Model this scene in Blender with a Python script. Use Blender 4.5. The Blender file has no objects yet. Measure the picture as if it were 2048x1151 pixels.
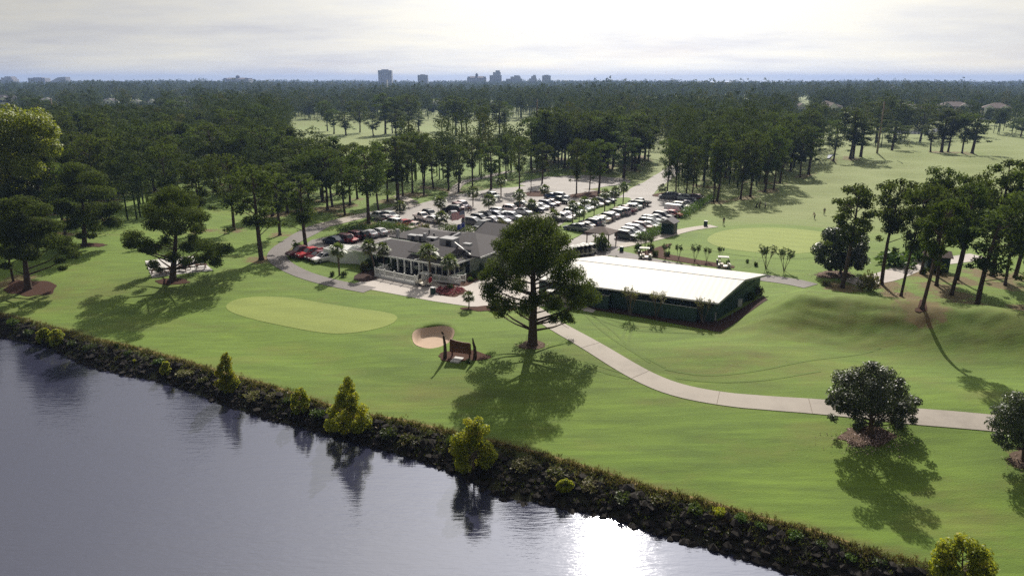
import bpy, bmesh, math, random
import numpy as np
from mathutils import Vector, Matrix
from mathutils.geometry import delaunay_2d_cdt

sc = bpy.context.scene
COL = sc.collection
R = random.Random(7)
NR = np.random.default_rng(11)
PI = math.pi

# ------------------------------------------------------------------ camera geometry (survey of the photo)
F = 1384.0; CX = 1024.0; CY = 575.5; H = 30.0
P = math.atan(417.5 / F); SP, CP = math.sin(P), math.cos(P)

def ray(px, py):
    xc = px - CX; yc = py - CY
    return xc, F * CP - yc * SP, F * SP + yc * CP      # x, y, downward
def atz(px, py, z):
    a, b, c = ray(px, py); t = (H - z) / c
    return t * a, t * b
def aty(px, py, Y):
    a, b, c = ray(px, py); t = Y / b
    return t * a, H - t * c
def proj(x, y, z):
    d = y * CP + (H - z) * SP
    return CX + F * x / d, CY + F * ((H - z) * CP - y * SP) / d

# ------------------------------------------------------------------ terrain
edge_px = [(0,628),(60,643),(130,662),(190,680),(260,693),(330,712),(400,732),(470,754),(540,772),(600,792),(660,812),(740,832),(800,840),(870,857),(930,872),(1000,887),(1080,908),(1150,928),(1220,950),(1300,977),(1400,1000),(1500,1030),(1560,1046),(1640,1066),(1700,1088),(1780,1110),(1860,1130),(1960,1158)]
water_px = [(0,672),(100,692),(170,728),(250,748),(330,762),(400,788),(480,818),(560,842),(650,864),(720,884),(800,907),(880,932),(960,968),(1010,996),(1080,1003),(1130,1013),(1230,1032),(1300,1062),(1400,1087),(1500,1117),(1590,1142),(1680,1168)]
ZE, ZW = -1.8, -3.3
E_ = np.array([atz(a, b, ZE) for a, b in edge_px]); W_ = np.array([atz(a, b, ZW) for a, b in water_px])
def ext(a):
    return np.vstack([[a[0,0]-400, a[0,1]+150], a, [a[-1,0]+200, a[-1,1]-95]])
E_, W_ = ext(E_), ext(W_)
EX, EY, WX, WY = E_[:,0], E_[:,1], W_[:,0], W_[:,1]
AE = math.radians(-31.5)
UE = (math.cos(AE), math.sin(AE)); UD = (-math.sin(AE), math.cos(AE))     # site axes
BK = (0.0, 0.0)
def sm(t):
    t = np.clip(t, 0, 1); return t*t*(3-2*t)
def h(x, y):
    x = np.asarray(x, float); y = np.asarray(y, float)
    ey = np.interp(x, EX, EY); wy = np.minimum(np.interp(x, WX, WY), ey-1.5)
    s = (y-ey)*.88
    z = -1.8*(1-sm(s/28.0))
    wd = (ey-wy)*.88
    f = np.clip(-s/wd, 0, 1)
    bank = -1.8-1.5*(0.35*f+0.65*f*f)
    deep = -3.3-0.35*np.clip(-s-wd, 0, 9)
    z = np.where(s >= 0, z, np.where(f < 1, bank, deep))
    # site flat zone
    ue = (x-5)*UE[0]+(y-128)*UE[1]; ud = (x-5)*UD[0]+(y-128)*UD[1]
    flat = (1-sm((np.abs(ue)-46)/14))*(1-sm((np.abs(ud)-48)/14))
    und = .22*np.sin(x*.19+1.3*np.sin(y*.083))*np.sin(y*.15+.9*np.sin(x*.06+1))+.10*np.sin(x*.41+y*.23)*np.sin(y*.37-x*.1)
    far = sm((y-150)/60)*sm((x-55)/25)
    und = und+far*(.55*np.sin(x*.10+y*.19+1.2*np.sin(x*.05))+.35*np.sin(y*.31-x*.11))
    z = z+und*(1-flat)*sm((s-1)/6)
    # berm beside the cart barn
    rel = (x-27)*math.cos(-.5)+(y-85)*math.sin(-.5)
    k = sm((rel-.5)/9)
    yc = 86-.42*np.clip(x-38, 0, 60); wf = np.where(y < yc, 6.2, 8.0)
    z = z+k*(3.6-1.0*sm((x-62)/30))*np.exp(-((y-yc)/wf)**2)*(1-sm((x-110)/40))
    z = z+.5*np.exp(-((x-24)/8)**2-((y-74)/3.5)**2)
    z = z+1.6*np.exp(-((x-148)/34)**2-((y-290)/16)**2)
    z = z+.6*np.exp(-((x-46)/10)**2-((y-61)/5)**2)
    z = z+.5*np.exp(-((x+60)/14)**2-((y-108)/10)**2)
    bz = np.clip(k, 0, 1)*np.exp(-((y-yc+3)/7)**2)*(1-sm((x-80)/20))
    z = z+bz*(.10*np.sin(1.9*x+1.3*np.sin(.7*y))*np.sin(2.3*y+np.sin(.9*x))+.10*np.sin(.62*x+.9*y)*np.sin(.8*y-.35*x+1))
    if BK[1]:
        r = np.hypot((x-BK[0])/2.75, (y-BK[1])/3.5)
        z = z+np.where(r < 1.0, -1.05*sm((1-r)/.34), 0)+.10*np.exp(-((r-1.15)/.22)**2)*sm((y-BK[1]+1)/2.5)
    return z
def hz(x, y): return float(h(x, y))
def G(px, py):
    z = 0.0
    for _ in range(14):
        x, y = atz(px, py, z); z = .5*z+.5*hz(x, y)
    return x, y
BK = G(866, 671)

# ------------------------------------------------------------------ materials
def nmat(name):
    m = bpy.data.materials.new(name); m.use_nodes = True
    nt = m.node_tree; return m, nt, nt.nodes['Principled BSDF']
def N(nt, t, **kw):
    n = nt.nodes.new(t)
    for k, v in kw.items(): setattr(n, k, v)
    return n
def noise(nt, scale, detail=4, vec=None, rough=.55):
    n = N(nt, 'ShaderNodeTexNoise'); n.inputs['Scale'].default_value = scale; n.inputs['Detail'].default_value = detail
    n.inputs['Roughness'].default_value = rough
    if vec: nt.links.new(vec, n.inputs['Vector'])
    return n.outputs['Fac']
def ramp(nt, fac, stops):
    n = N(nt, 'ShaderNodeValToRGB'); nt.links.new(fac, n.inputs['Fac']); e = n.color_ramp.elements
    while len(e) < len(stops): e.new(.5)
    for i, (p, c) in enumerate(stops):
        e[i].position = p; e[i].color = (*c, 1) if len(c) == 3 else c
    return n.outputs['Color']
def mix(nt, fac, a, b, mode='MIX'):
    n = N(nt, 'ShaderNodeMix', data_type='RGBA', blend_type=mode)
    for s, v in ((n.inputs[0], fac), (n.inputs[6], a), (n.inputs[7], b)):
        if isinstance(v, (int, float)): s.default_value = v
        elif isinstance(v, tuple): s.default_value = (*v, 1)
        else: nt.links.new(v, s)
    return n.outputs[2]
def pos(nt, scale=(1,1,1), rot=(0,0,0)):
    g = N(nt, 'ShaderNodeNewGeometry'); m = N(nt, 'ShaderNodeMapping')
    m.inputs['Scale'].default_value = scale; m.inputs['Rotation'].default_value = rot
    nt.links.new(g.outputs['Position'], m.inputs['Vector']); return m.outputs['Vector']
def objc(nt, scale=(1,1,1)):
    g = N(nt, 'ShaderNodeTexCoord'); m = N(nt, 'ShaderNodeMapping'); m.inputs['Scale'].default_value = scale
    nt.links.new(g.outputs['Object'], m.inputs['Vector']); return m.outputs['Vector']
def bump(nt, b, hgt, strength, dist):
    n = N(nt, 'ShaderNodeBump'); n.inputs['Strength'].default_value = strength; n.inputs['Distance'].default_value = dist
    nt.links.new(hgt, n.inputs['Height']); nt.links.new(n.outputs['Normal'], b.inputs['Normal'])
def attr(nt, name):
    n = N(nt, 'ShaderNodeAttribute', attribute_name=name); return n.outputs['Fac']
def simple(name, col, rough=.7, var=.12, scale=3.0, spec=.3, metal=0.0, col2=None):
    m, nt, b = nmat(name)
    c2 = col2 or tuple(c*(1-var*2) for c in col)
    f = noise(nt, scale, 5, pos(nt))
    c = mix(nt, f, c2, tuple(c*(1+var) for c in col) if not col2 else col)
    nt.links.new(c, b.inputs['Base Color']); b.inputs['Roughness'].default_value = rough
    b.inputs['Specular IOR Level'].default_value = spec; b.inputs['Metallic'].default_value = metal
    return m
def foliage(name, c1, c2, trans=.3, rough=.55, spec=.35, c3=None, tcol=None):
    m, nt, b = nmat(name)
    t = attr(nt, 'tint')
    c = ramp(nt, t, [(0, c1), (.6, c2), (1, c3 or tuple(min(1, v*1.35) for v in c2))])
    oi = N(nt, 'ShaderNodeObjectInfo')
    hs = N(nt, 'ShaderNodeHueSaturation')
    mr = N(nt, 'ShaderNodeMapRange'); nt.links.new(oi.outputs['Random'], mr.inputs['Value']); mr.inputs['To Min'].default_value = .68; mr.inputs['To Max'].default_value = 1.45
    mh = N(nt, 'ShaderNodeMapRange'); nt.links.new(oi.outputs['Random'], mh.inputs['Value']); mh.inputs['To Min'].default_value = .472; mh.inputs['To Max'].default_value = .508
    nt.links.new(mr.outputs[0], hs.inputs['Value']); nt.links.new(mh.outputs[0], hs.inputs['Hue']); nt.links.new(c, hs.inputs['Color'])
    nt.links.new(hs.outputs['Color'], b.inputs['Base Color'])
    b.inputs['Roughness'].default_value = rough; b.inputs['Specular IOR Level'].default_value = spec
    tr = N(nt, 'ShaderNodeBsdfTranslucent'); ms = N(nt, 'ShaderNodeMixShader'); ms.inputs[0].default_value = trans
    tc = mix(nt, .5, hs.outputs['Color'], tcol or (.16,.22,.02), 'MIX'); nt.links.new(tc, tr.inputs['Color'])
    nt.links.new(b.outputs[0], ms.inputs[1]); nt.links.new(tr.outputs[0], ms.inputs[2])
    nt.links.new(ms.outputs[0], nt.nodes['Material Output'].inputs['Surface'])
    return m

M = {}
def grass_mat(name, ca, cb, streak=.5, rough_patch=True, cdry=(.15,.115,.035)):
    m, nt, b = nmat(name)
    big = noise(nt, .045, 3, pos(nt)); mid = noise(nt, .35, 5, pos(nt, (.4,1.6,1), (0,0,.42)), .65)
    st = noise(nt, 1.0, 4, pos(nt, (.12,1.4,1), (0,0,.42)), .7); fine = noise(nt, 9.0, 3, pos(nt))
    c = mix(nt, ramp(nt, big, [(.35,(0,0,0)),(.65,(1,1,1))]), ca, cb)
    c = mix(nt, ramp(nt, mid, [(.42,(0,0,0)),(.72,(streak,)*3)]), c, tuple(v*.62 for v in ca))
    c = mix(nt, ramp(nt, st, [(.45,(0,0,0)),(.75,(streak*.8,)*3)]), c, tuple(v*1.5 for v in cb))
    if rough_patch:
        dry = noise(nt, .11, 6, pos(nt, (.6,1.3,1), (0,0,.4)), .7)
        c = mix(nt, ramp(nt, dry, [(.52,(0,0,0)),(.68,(.42,.42,.42))]), c, cdry)
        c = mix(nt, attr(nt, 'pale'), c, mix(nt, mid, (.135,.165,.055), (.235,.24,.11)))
        sv = noise(nt, 1.7, 5, pos(nt), .7)
        straw = mix(nt, sv, (.055,.028,.016), (.19,.095,.055))
        sa = N(nt, 'ShaderNodeMath', operation='ADD'); nt.links.new(attr(nt, 'straw'), sa.inputs[0])
        sn = N(nt, 'ShaderNodeMath', operation='MULTIPLY_ADD'); nt.links.new(noise(nt, .6, 5, pos(nt), .7), sn.inputs[0]); sn.inputs[1].default_value = 1.6; sn.inputs[2].default_value = -.8
        nt.links.new(sn.outputs[0], sa.inputs[1])
        c = mix(nt, ramp(nt, sa.outputs[0], [(.42,(0,0,0)),(.62,(1,1,1))]), c, straw)
        wn = N(nt, 'ShaderNodeMath', operation='MULTIPLY'); nt.links.new(attr(nt, 'worn'), wn.inputs[0]); wp = ramp(nt, noise(nt, .28, 6, pos(nt, (.7,1.5,1), (0,0,.3)), .72), [(.36,(0,0,0)),(.62,(1.4,1.4,1.4))]); nt.links.new(wp, wn.inputs[1]); wn.use_clamp = True
        c = mix(nt, wn.outputs[0], c, mix(nt, sv, (.045,.055,.012), (.16,.09,.03)))
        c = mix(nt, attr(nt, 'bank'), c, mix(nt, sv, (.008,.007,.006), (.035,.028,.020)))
    wv = N(nt, 'ShaderNodeTexWave', wave_type='BANDS', bands_direction='Y'); wv.inputs['Scale'].default_value = .085; wv.inputs['Distortion'].default_value = 2.5; wv.inputs['Detail Scale'].default_value = .4; nt.links.new(pos(nt, (1,1,1), (0,0,.42)), wv.inputs['Vector'])
    c = mix(nt, .22, c, mix(nt, wv.outputs['Fac'], (.62,.66,.6), (1.12,1.1,1.05)), 'MULTIPLY')
    c = mix(nt, .35, c, mix(nt, fine, (.25,.25,.25), (1.0,1.0,1.0)), 'MULTIPLY')
    nt.links.new(c, b.inputs['Base Color']); b.inputs['Roughness'].default_value = .85; b.inputs['Specular IOR Level'].default_value = .15
    b.inputs['Sheen Weight'].default_value = .25; b.inputs['Sheen Roughness'].default_value = .6; b.inputs['Sheen Tint'].default_value = (.6,.75,.3,1)
    ad = N(nt, 'ShaderNodeMath', operation='ADD'); nt.links.new(fine, ad.inputs[0]); nt.links.new(mid, ad.inputs[1])
    bump(nt, b, ad.outputs[0], .45, .12)
    return m
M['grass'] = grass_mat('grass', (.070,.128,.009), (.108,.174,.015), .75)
M['green'] = grass_mat('putting_turf', (.20,.24,.055), (.22,.26,.062), .25, False)
M['collar'] = grass_mat('collar_turf', (.086,.146,.014), (.116,.180,.02), .5, False)
M['track'] = grass_mat('track_turf', (.070,.114,.012), (.09,.138,.016), .4, False)
def concrete(name, a, b2, joints=True):
    m, nt, b = nmat(name)
    f = noise(nt, .5, 6, pos(nt), .7); g = noise(nt, 6, 4, pos(nt))
    c = mix(nt, f, a, b2); c = mix(nt, .25, c, mix(nt, g, (.45,.45,.45), (1,1,1)), 'MULTIPLY')
    st = noise(nt, .16, 5, pos(nt, (1,1,1)), .75); c = mix(nt, ramp(nt, st, [(.5,(0,0,0)),(.7,(.45,.45,.45))]), c, tuple(v*.55 for v in a))
    nt.links.new(c, b.inputs['Base Color']); b.inputs['Roughness'].default_value = .8; b.inputs['Specular IOR Level'].default_value = .35
    bump(nt, b, g, .2, .03); return m
M['path'] = concrete('path_concrete', (.30,.262,.225), (.37,.33,.285))
M['apron'] = concrete('apron_concrete', (.37,.33,.305), (.44,.40,.37))
M['asphalt'] = concrete('lot_asphalt', (.235,.215,.205), (.30,.275,.262))
M['slab'] = concrete('pale_slab', (.50,.48,.46), (.57,.55,.53))
M['darkpath'] = concrete('old_asphalt', (.13,.115,.112), (.18,.16,.152))
M['mulch'] = simple('mulch', (.105,.055,.038), .95, .3, 3, .1, col2=(.035,.018,.013))
M['leafmulch'] = simple('leaf_litter', (.19,.135,.10), .95, .3, 4, .1, col2=(.055,.04,.03))
M['barkbed'] = simple('bark_bed', (.075,.045,.038), .95, .3, 4, .1, col2=(.02,.013,.012))
M['sand'] = simple('sand', (.52,.40,.31), .95, .08, 1.2, .1, col2=(.40,.30,.225))
M['bark'] = simple('pine_bark', (.115,.085,.065), .95, .3, 2.5, .1, col2=(.04,.028,.022))
M['palebark'] = simple('pale_bark', (.23,.18,.14), .9, .3, 6, .1, col2=(.10,.075,.06))
M['palmbark'] = simple('palm_trunk', (.20,.15,.11), .95, .3, 5, .1, col2=(.09,.065,.05))
M['pine'] = foliage('pine_needles', (.020,.034,.008), (.052,.080,.015), .32, .8, .06)
M['farpine'] = foliage('far_canopy', (.018,.029,.010), (.042,.058,.018), .18, .9, .04, c3=(.085,.078,.028))
M['oak'] = foliage('oak_leaves', (.025,.040,.018), (.05,.07,.035), .18, .45, .4)
M['magnolia'] = foliage('magnolia_leaves', (.018,.030,.014), (.04,.055,.025), .12, .42, .4)
M['young'] = foliage('young_leaves', (.065,.105,.010), (.185,.235,.016), .46, c3=(.36,.30,.025), tcol=(.56,.56,.02))
M['yellow'] = foliage('autumn_leaves', (.055,.080,.012), (.135,.180,.016), .38, c3=(.23,.22,.03), tcol=(.38,.42,.02))
M['hedge'] = foliage('hedge_leaves', (.025,.055,.010), (.06,.12,.018), .3)
M['shrub'] = foliage('shrub_leaves', (.022,.042,.012), (.05,.085,.022), .25)
M['dryshrub'] = foliage('dry_shrub', (.07,.065,.03), (.16,.145,.07), .3)
M['palm'] = foliage('palm_fronds', (.035,.06,.016), (.085,.12,.035), .3, .45, .5, c3=(.20,.20,.10))
M['weeds'] = foliage('bank_weeds', (.020,.016,.010), (.060,.062,.020), .28, c3=(.22,.16,.07))
M['flower'] = foliage('red_flowers', (.13,.035,.035), (.26,.08,.09), .2, c3=(.45,.2,.22), tcol=(.3,.08,.1))
M['litter'] = foliage('fallen_leaves', (.35,.25,.22), (.55,.42,.38), .1)
M['rock'] = simple('riprap', (.035,.030,.026), .9, .3, 3, .15, col2=(.007,.006,.005))
M['roof'] = simple('roof_shingle', (.085,.078,.082), .9, .15, 2.2, .25, col2=(.055,.05,.054))
M['mint'] = simple('mint_siding', (.60,.66,.54), .75, .05, 1.0, .3)
M['white'] = simple('white_paint', (.78,.78,.76), .5, .03, 1.0, .4)
m, nt, b = nmat('white_metal_roof'); wv = N(nt, 'ShaderNodeTexWave', wave_type='BANDS', bands_direction='X'); wv.inputs['Scale'].default_value = .42; nt.links.new(objc(nt), wv.inputs['Vector'])
c = mix(nt, noise(nt, .35, 6, pos(nt), .7), (.36,.352,.335), (.45,.44,.42)); c = mix(nt, ramp(nt, wv.outputs['Fac'], [(0,(.5,.5,.5)),(.06,(0,0,0))]), c, (.40,.39,.37))
c = mix(nt, ramp(nt, noise(nt, 1.2, 6, objc(nt, (1.5,.12,1)), .75), [(.5,(0,0,0)),(.75,(.35,.35,.35))]), c, (.42,.39,.34))
nt.links.new(c, b.inputs['Base Color']); b.inputs['Roughness'].default_value = .6; b.inputs['Specular IOR Level'].default_value = .25; bump(nt, b, wv.outputs['Fac'], .3, .03); M['whiteroof'] = m
M['cream'] = simple('cream_wall', (.55,.50,.44), .8, .06, .5)
M['towerwall'] = simple('tower_concrete', (.42,.40,.42), .8, .06, .05)
M['tanroof'] = simple('tan_roof', (.13,.10,.09), .9, .12, .6)
M['greyroof'] = simple('grey_roof', (.17,.16,.17), .9, .12, .6)
M['wood'] = simple('brown_wood', (.16,.065,.035), .7, .25, 3, .3, col2=(.07,.028,.018))
M['carving'] = simple('weathered_wood', (.11,.075,.055), .8, .3, 4, .2, col2=(.04,.027,.02))
M['pole'] = simple('pole_wood', (.26,.20,.15), .9, .15, 1.5)
M['metal'] = simple('grey_metal', (.36,.36,.37), .6, .06, 2, .3, .0)
M['unit'] = simple('unit_cover', (.36,.36,.37), .8, .08, 2, .1)
M['joint'] = simple('joint_dirt', (.26,.225,.19), .95, .1, 3, .05)
M['dark'] = simple('dark_fittings', (.025,.025,.028), .5, .1, 3, .4)
M['tyre'] = simple('tyre', (.018,.018,.019), .85, .1, 3, .2)
M['log'] = simple('log_wood', (.20,.14,.09), .9, .2, 3)
M['skin'] = simple('skin', (.42,.26,.19), .6, .05, 4)
M['hair'] = simple('dark_hair', (.04,.025,.018), .7, .1, 6)
M['lamp'] = simple('lamp_lens', (.75,.75,.72), .15, .02, 2, .6)
M['taillamp'] = simple('red_lens', (.30,.012,.012), .2, .02, 2, .6)
M['redseat'] = simple('red_bag', (.35,.02,.03), .5, .1, 3)
def ribbed():
    m, nt, b = nmat('ribbed_green')
    w = N(nt, 'ShaderNodeTexWave', wave_type='BANDS', bands_direction='X'); w.inputs['Scale'].default_value = 1.1
    nt.links.new(objc(nt), w.inputs['Vector'])
    c = mix(nt, noise(nt, .8, 4, pos(nt)), (.018,.050,.046), (.032,.078,.070))
    c = mix(nt, ramp(nt, w.outputs['Fac'], [(.0,(.55,.55,.55)),(.12,(0,0,0))]), c, (.008,.02,.02))
    nt.links.new(c, b.inputs['Base Color']); b.inputs['Roughness'].default_value = .55
    bump(nt, b, w.outputs['Fac'], .8, .05); return m
M['ribbed'] = ribbed()
M['kiosk'] = simple('dark_green_paint', (.02,.05,.045), .6, .1, 2)
def glass():
    m, nt, b = nmat('dark_glass'); f = noise(nt, .7, 2, pos(nt))
    nt.links.new(mix(nt, f, (.008,.010,.014), (.022,.026,.034)), b.inputs['Base Color']); b.inputs['Roughness'].default_value = .06
    b.inputs['Specular IOR Level'].default_value = .7; return m
M['glass'] = glass()
def paint():
    m, nt, b = nmat('car_paint'); oi = N(nt, 'ShaderNodeObjectInfo')
    f = noise(nt, 6, 3, objc(nt)); c = mix(nt, .12, oi.outputs['Color'], mix(nt, f, (.4,.4,.4), (1,1,1)), 'MULTIPLY')
    nt.links.new(c, b.inputs['Base Color']); b.inputs['Roughness'].default_value = .4; b.inputs['Specular IOR Level'].default_value = .3; b.inputs['Coat Weight'].default_value = .25; b.inputs['Coat Roughness'].default_value = .05
    return m
M['paint'] = paint()
def cloth():
    m, nt, b = nmat('cloth'); oi = N(nt, 'ShaderNodeObjectInfo')
    f = noise(nt, 9, 3, objc(nt)); nt.links.new(mix(nt, .3, oi.outputs['Color'], mix(nt, f, (.5,.5,.5), (1,1,1)), 'MULTIPLY'), b.inputs['Base Color']); b.inputs['Roughness'].default_value = .9
    return m
M['cloth'] = cloth()
def water():
    m, nt, b = nmat('pond_water')
    wv = pos(nt, (1,1,1), (0,0,.15))
    g1 = noise(nt, .9, 3, pos(nt, (.22,1.3,1), (0,0,.06)), .55); g2 = noise(nt, 3.0, 3, pos(nt, (.28,1.3,1), (0,0,.06)), .6)
    cal = ramp(nt, noise(nt, .055, 3, pos(nt)), [(.38,(.4,.4,.4)),(.62,(1,1,1))])
    ml = N(nt, 'ShaderNodeMath', operation='MULTIPLY_ADD'); nt.links.new(g2, ml.inputs[0]); ml.inputs[1].default_value = .7; nt.links.new(g1, ml.inputs[2])
    m2 = N(nt, 'ShaderNodeMath', operation='MULTIPLY'); nt.links.new(ml.outputs[0], m2.inputs[0]); nt.links.new(cal, m2.inputs[1])
    b.inputs['Base Color'].default_value = (.032,.034,.060,1); b.inputs['Roughness'].default_value = .055; b.inputs['IOR'].default_value = 1.95
    b.inputs['Specular IOR Level'].default_value = .8
    b.inputs['Specular Tint'].default_value = (.88,.90,1,1); bump(nt, b, m2.outputs[0], .19, .19); return m
M['water'] = water()
m, nt, b = nmat('sea_water'); b.inputs['Base Color'].default_value = (.10,.12,.14,1); b.inputs['Roughness'].default_value = .35
bump(nt, b, noise(nt, .05, 4, pos(nt)), .5, 2.0); M['sea'] = m

# ------------------------------------------------------------------ object helpers
def tag(o, label=None, cat=None, group=None, kind=None):
    if label: o['label'] = label
    if cat: o['category'] = cat
    if group: o['group'] = group
    if kind: o['kind'] = kind
    return o
def thing(name, label, cat, loc=(0,0,0), rz=0, group=None, scale=(1,1,1)):
    o = bpy.data.objects.new(name, None); COL.objects.link(o); o.empty_display_size = .2
    o.location = loc; o.rotation_euler = (0,0,rz); o.scale = scale
    return tag(o, label, cat, group)
def add(name, mesh, parent=None):
    o = bpy.data.objects.new(name, mesh); COL.objects.link(o)
    if parent: o.parent = parent
    return o
class MB:
    def __init__(s): s.v = []; s.f = []; s.t = []
    def raw(s, vs, fs, tint=0.0):
        n = len(s.v); s.v += [tuple(v) for v in vs]; s.f += [tuple(i+n for i in f) for f in fs]; s.t += [tint]*len(fs); return s
    def box(s, c, d, rz=0.0, taper=1.0):
        x, y, z = d[0]/2, d[1]/2, d[2]/2; cs, sn = math.cos(rz), math.sin(rz); vs = []
        for k in (-1, 1):
            q = taper if k > 0 else 1
            for a, b2 in ((-1,-1),(1,-1),(1,1),(-1,1)):
                u, w = a*x*q, b2*y*q; vs.append((c[0]+u*cs-w*sn, c[1]+u*sn+w*cs, c[2]+k*z))
        return s.raw(vs, [(3,2,1,0),(4,5,6,7),(0,1,5,4),(1,2,6,5),(2,3,7,6),(3,0,4,7)])
    def bar(s, a, b2, w, hgt):
        a = Vector(a); b2 = Vector(b2); d = (b2-a); L = d.length; d.normalize()
        up = Vector((0,0,1)) if abs(d.z) < .95 else Vector((1,0,0)); sd = d.cross(up).normalized()*w/2; u = sd.cross(d).normalized()*hgt/2
        vs = [a-sd-u, a+sd-u, a+sd+u, a-sd+u, b2-sd-u, b2+sd-u, b2+sd+u, b2-sd+u]
        return s.raw(vs, [(0,1,2,3),(7,6,5,4),(0,4,5,1),(1,5,6,2),(2,6,7,3),(3,7,4,0)])
    def tube(s, pts, rad, n=6, cap=True):
        pts = [Vector(p) for p in pts]; rings = []
        for i, p in enumerate(pts):
            d = (pts[min(i+1,len(pts)-1)]-pts[max(i-1,0)]).normalized()
            a = d.cross(Vector((.31,.17,.93)) if abs(d.z) < .9 else Vector((1,.1,0))).normalized(); b2 = d.cross(a)
            rings += [p+(a*math.cos(2*PI*k/n)+b2*math.sin(2*PI*k/n))*rad[i] for k in range(n)]
        fs = [(i*n+k, i*n+(k+1)%n, (i+1)*n+(k+1)%n, (i+1)*n+k) for i in range(len(pts)-1) for k in range(n)]
        if cap: fs += [tuple(range(n))[::-1], tuple((len(pts)-1)*n+k for k in range(n))]
        return s.raw(rings, fs)
    def prism(s, poly, z0, z1):
        n = len(poly); vs = [(x,y,z0) for x,y in poly]+[(x,y,z1) for x,y in poly]
        return s.raw(vs, [tuple(range(n))[::-1], tuple(range(n,2*n))]+[(i,(i+1)%n,n+(i+1)%n,n+i) for i in range(n)])
    def mesh(s, name, mat, smooth=False, tint=False):
        me = bpy.data.meshes.new(name); me.from_pydata(s.v, [], s.f); me.materials.append(mat)
        if tint:
            a = me.attributes.new('tint', 'FLOAT', 'FACE'); a.data.foreach_set('value', np.array(s.t, dtype=np.float32))
        if smooth: me.polygons.foreach_set('use_smooth', [True]*len(me.polygons))
        me.update(); return me
    def build(s, name, mat, parent=None, smooth=False):
        return add(name, s.mesh(name, mat, smooth), parent)
def quads_mesh(name, V, tint, mat):
    n = len(V)//4; me = bpy.data.meshes.new(name)
    me.vertices.add(len(V)); me.vertices.foreach_set('co', np.asarray(V, np.float32).ravel())
    me.loops.add(len(V)); me.loops.foreach_set('vertex_index', np.arange(len(V), dtype=np.int32))
    me.polygons.add(n); me.polygons.foreach_set('loop_start', np.arange(0, len(V), 4, dtype=np.int32)); me.polygons.foreach_set('loop_total', np.full(n, 4, np.int32))
    a = me.attributes.new('tint', 'FLOAT', 'FACE'); a.data.foreach_set('value', np.asarray(tint, np.float32))
    me.materials.append(mat); me.update(calc_edges=True); me.validate(); return me
def unit(a): return a/np.maximum(np.linalg.norm(a, axis=-1, keepdims=True), 1e-6)
def leaves(rng, cen, rad, n, L, W, flat=.75, out=.5, up=.3, shell=.55, ori=0.0):
    """leaf quads spread through ellipsoid clumps: cen (K,3), rad (K,), n per clump (K,)"""
    idx = np.repeat(np.arange(len(cen)), n); K = len(idx)
    d = unit(rng.normal(size=(K,3))); r = rng.random(K)**shell
    off = d*r[:,None]*rad[idx][:,None]; off[:,2] *= flat
    p = cen[idx]+off
    u = unit(rng.normal(size=(K,3))+d*out*1.5+np.array([0,0,up])); w = unit(np.cross(u, rng.normal(size=(K,3))))
    if ori:
        nn = unit(d*ori+rng.normal(size=(K,3))*.45+np.array([0,0,.25])); u = unit(np.cross(nn, rng.normal(size=(K,3)))); w = np.cross(nn, u)
    l = L*(.6+.8*rng.random(K))[:,None]; ww = W*(.6+.8*rng.random(K))[:,None]
    a = p-u*l*.5; b2 = p+u*l*.5
    V = np.stack([a-w*ww*.35, p+w*ww*.5+u*l*.1, b2, p-w*ww*.5+u*l*.1], 1).reshape(-1,3)
    ct = rng.random(len(cen))
    t = np.clip(.55*ct[idx]+.45*rng.random(K), 0, 1)
    return V, t
def limb(mb, a, b2, r0, r1, n=5, sag=.0):
    a = Vector(a); b2 = Vector(b2); m1 = a.lerp(b2, .5)+Vector((0,0,-sag*(b2-a).length))
    mb.tube([a, m1, b2], [r0, (r0+r1)*.55, r1], n, False)

# ------------------------------------------------------------------ tree prototypes
def pine_proto(seed, h0=.42, cr=.20, nc=26, dens=70, L=.045, W=.020, style=0):
    """unit-height pine: trunk to 1.0, crown between h0 and 1"""
    rng = np.random.default_rng(seed); cen = []; rad = []
    for i in range(nc):
        t = (i+rng.random())/nc
        z = h0+(1-h0-.05)*t
        prof = math.sin(PI*min(1, .22+.78*(1-t)**.9))**.7 if style == 0 else (1-t)**.55*.95+.12
        a = 2.399*i+rng.normal()*.5; r = cr*prof*(.35+.65*rng.random()**.5)
        cen.append((math.cos(a)*r, math.sin(a)*r, z+rng.normal()*.015)); rad.append(cr*(.30+.22*rng.random()))
    cen.append((0,0,.95)); rad.append(cr*.36)
    if style != 1:
        for _ in range(2):
            a = rng.random()*6.28; cen.append((math.cos(a)*cr*1.05, math.sin(a)*cr*1.05, h0-.05*rng.random())); rad.append(cr*.24)
    cen = np.array(cen); rad = np.array(rad)
    V, t = leaves(rng, cen, rad, (dens*(rad/(cr*.4))**2).astype(int)+12, L, W, .55, ori=.8)
    crown = quads_mesh('pine_crown', V, t, M['pine'])
    mb = MB(); bx, by = rng.normal()*.012, rng.normal()*.012
    T = lambda z: (bx*math.sin(z*4), by*math.sin(z*3.1), z)
    zs = [0,.03,.2,.4,.6,.8,.95]; mb.tube([T(z) for z in zs], [.026,.0195,.017,.0145,.0105,.006,.002], 7)
    for c in cen[:-1]:
        limb(mb, T(max(.2, c[2]-.06-.05*rng.random())), c, .0042, .0015, 4, -.03)
    return mb.mesh('pine_trunk', M['bark'], True), crown
PINES = [pine_proto(20+i, .31+.05*(i%3), .18+.025*(i%4), 24+3*(i%4), 95, .034, .014, style=0) for i in range(8)]
TALLP = [pine_proto(50+i, .44+.06*(i%2), .18+.02*(i%3), 26+2*i, 130, .034, .013, style=0) for i in range(4)]      # high-crowned
CONE = [pine_proto(70+i, .18, .19, 30, 60, style=1) for i in range(2)]
NPX = {}
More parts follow.
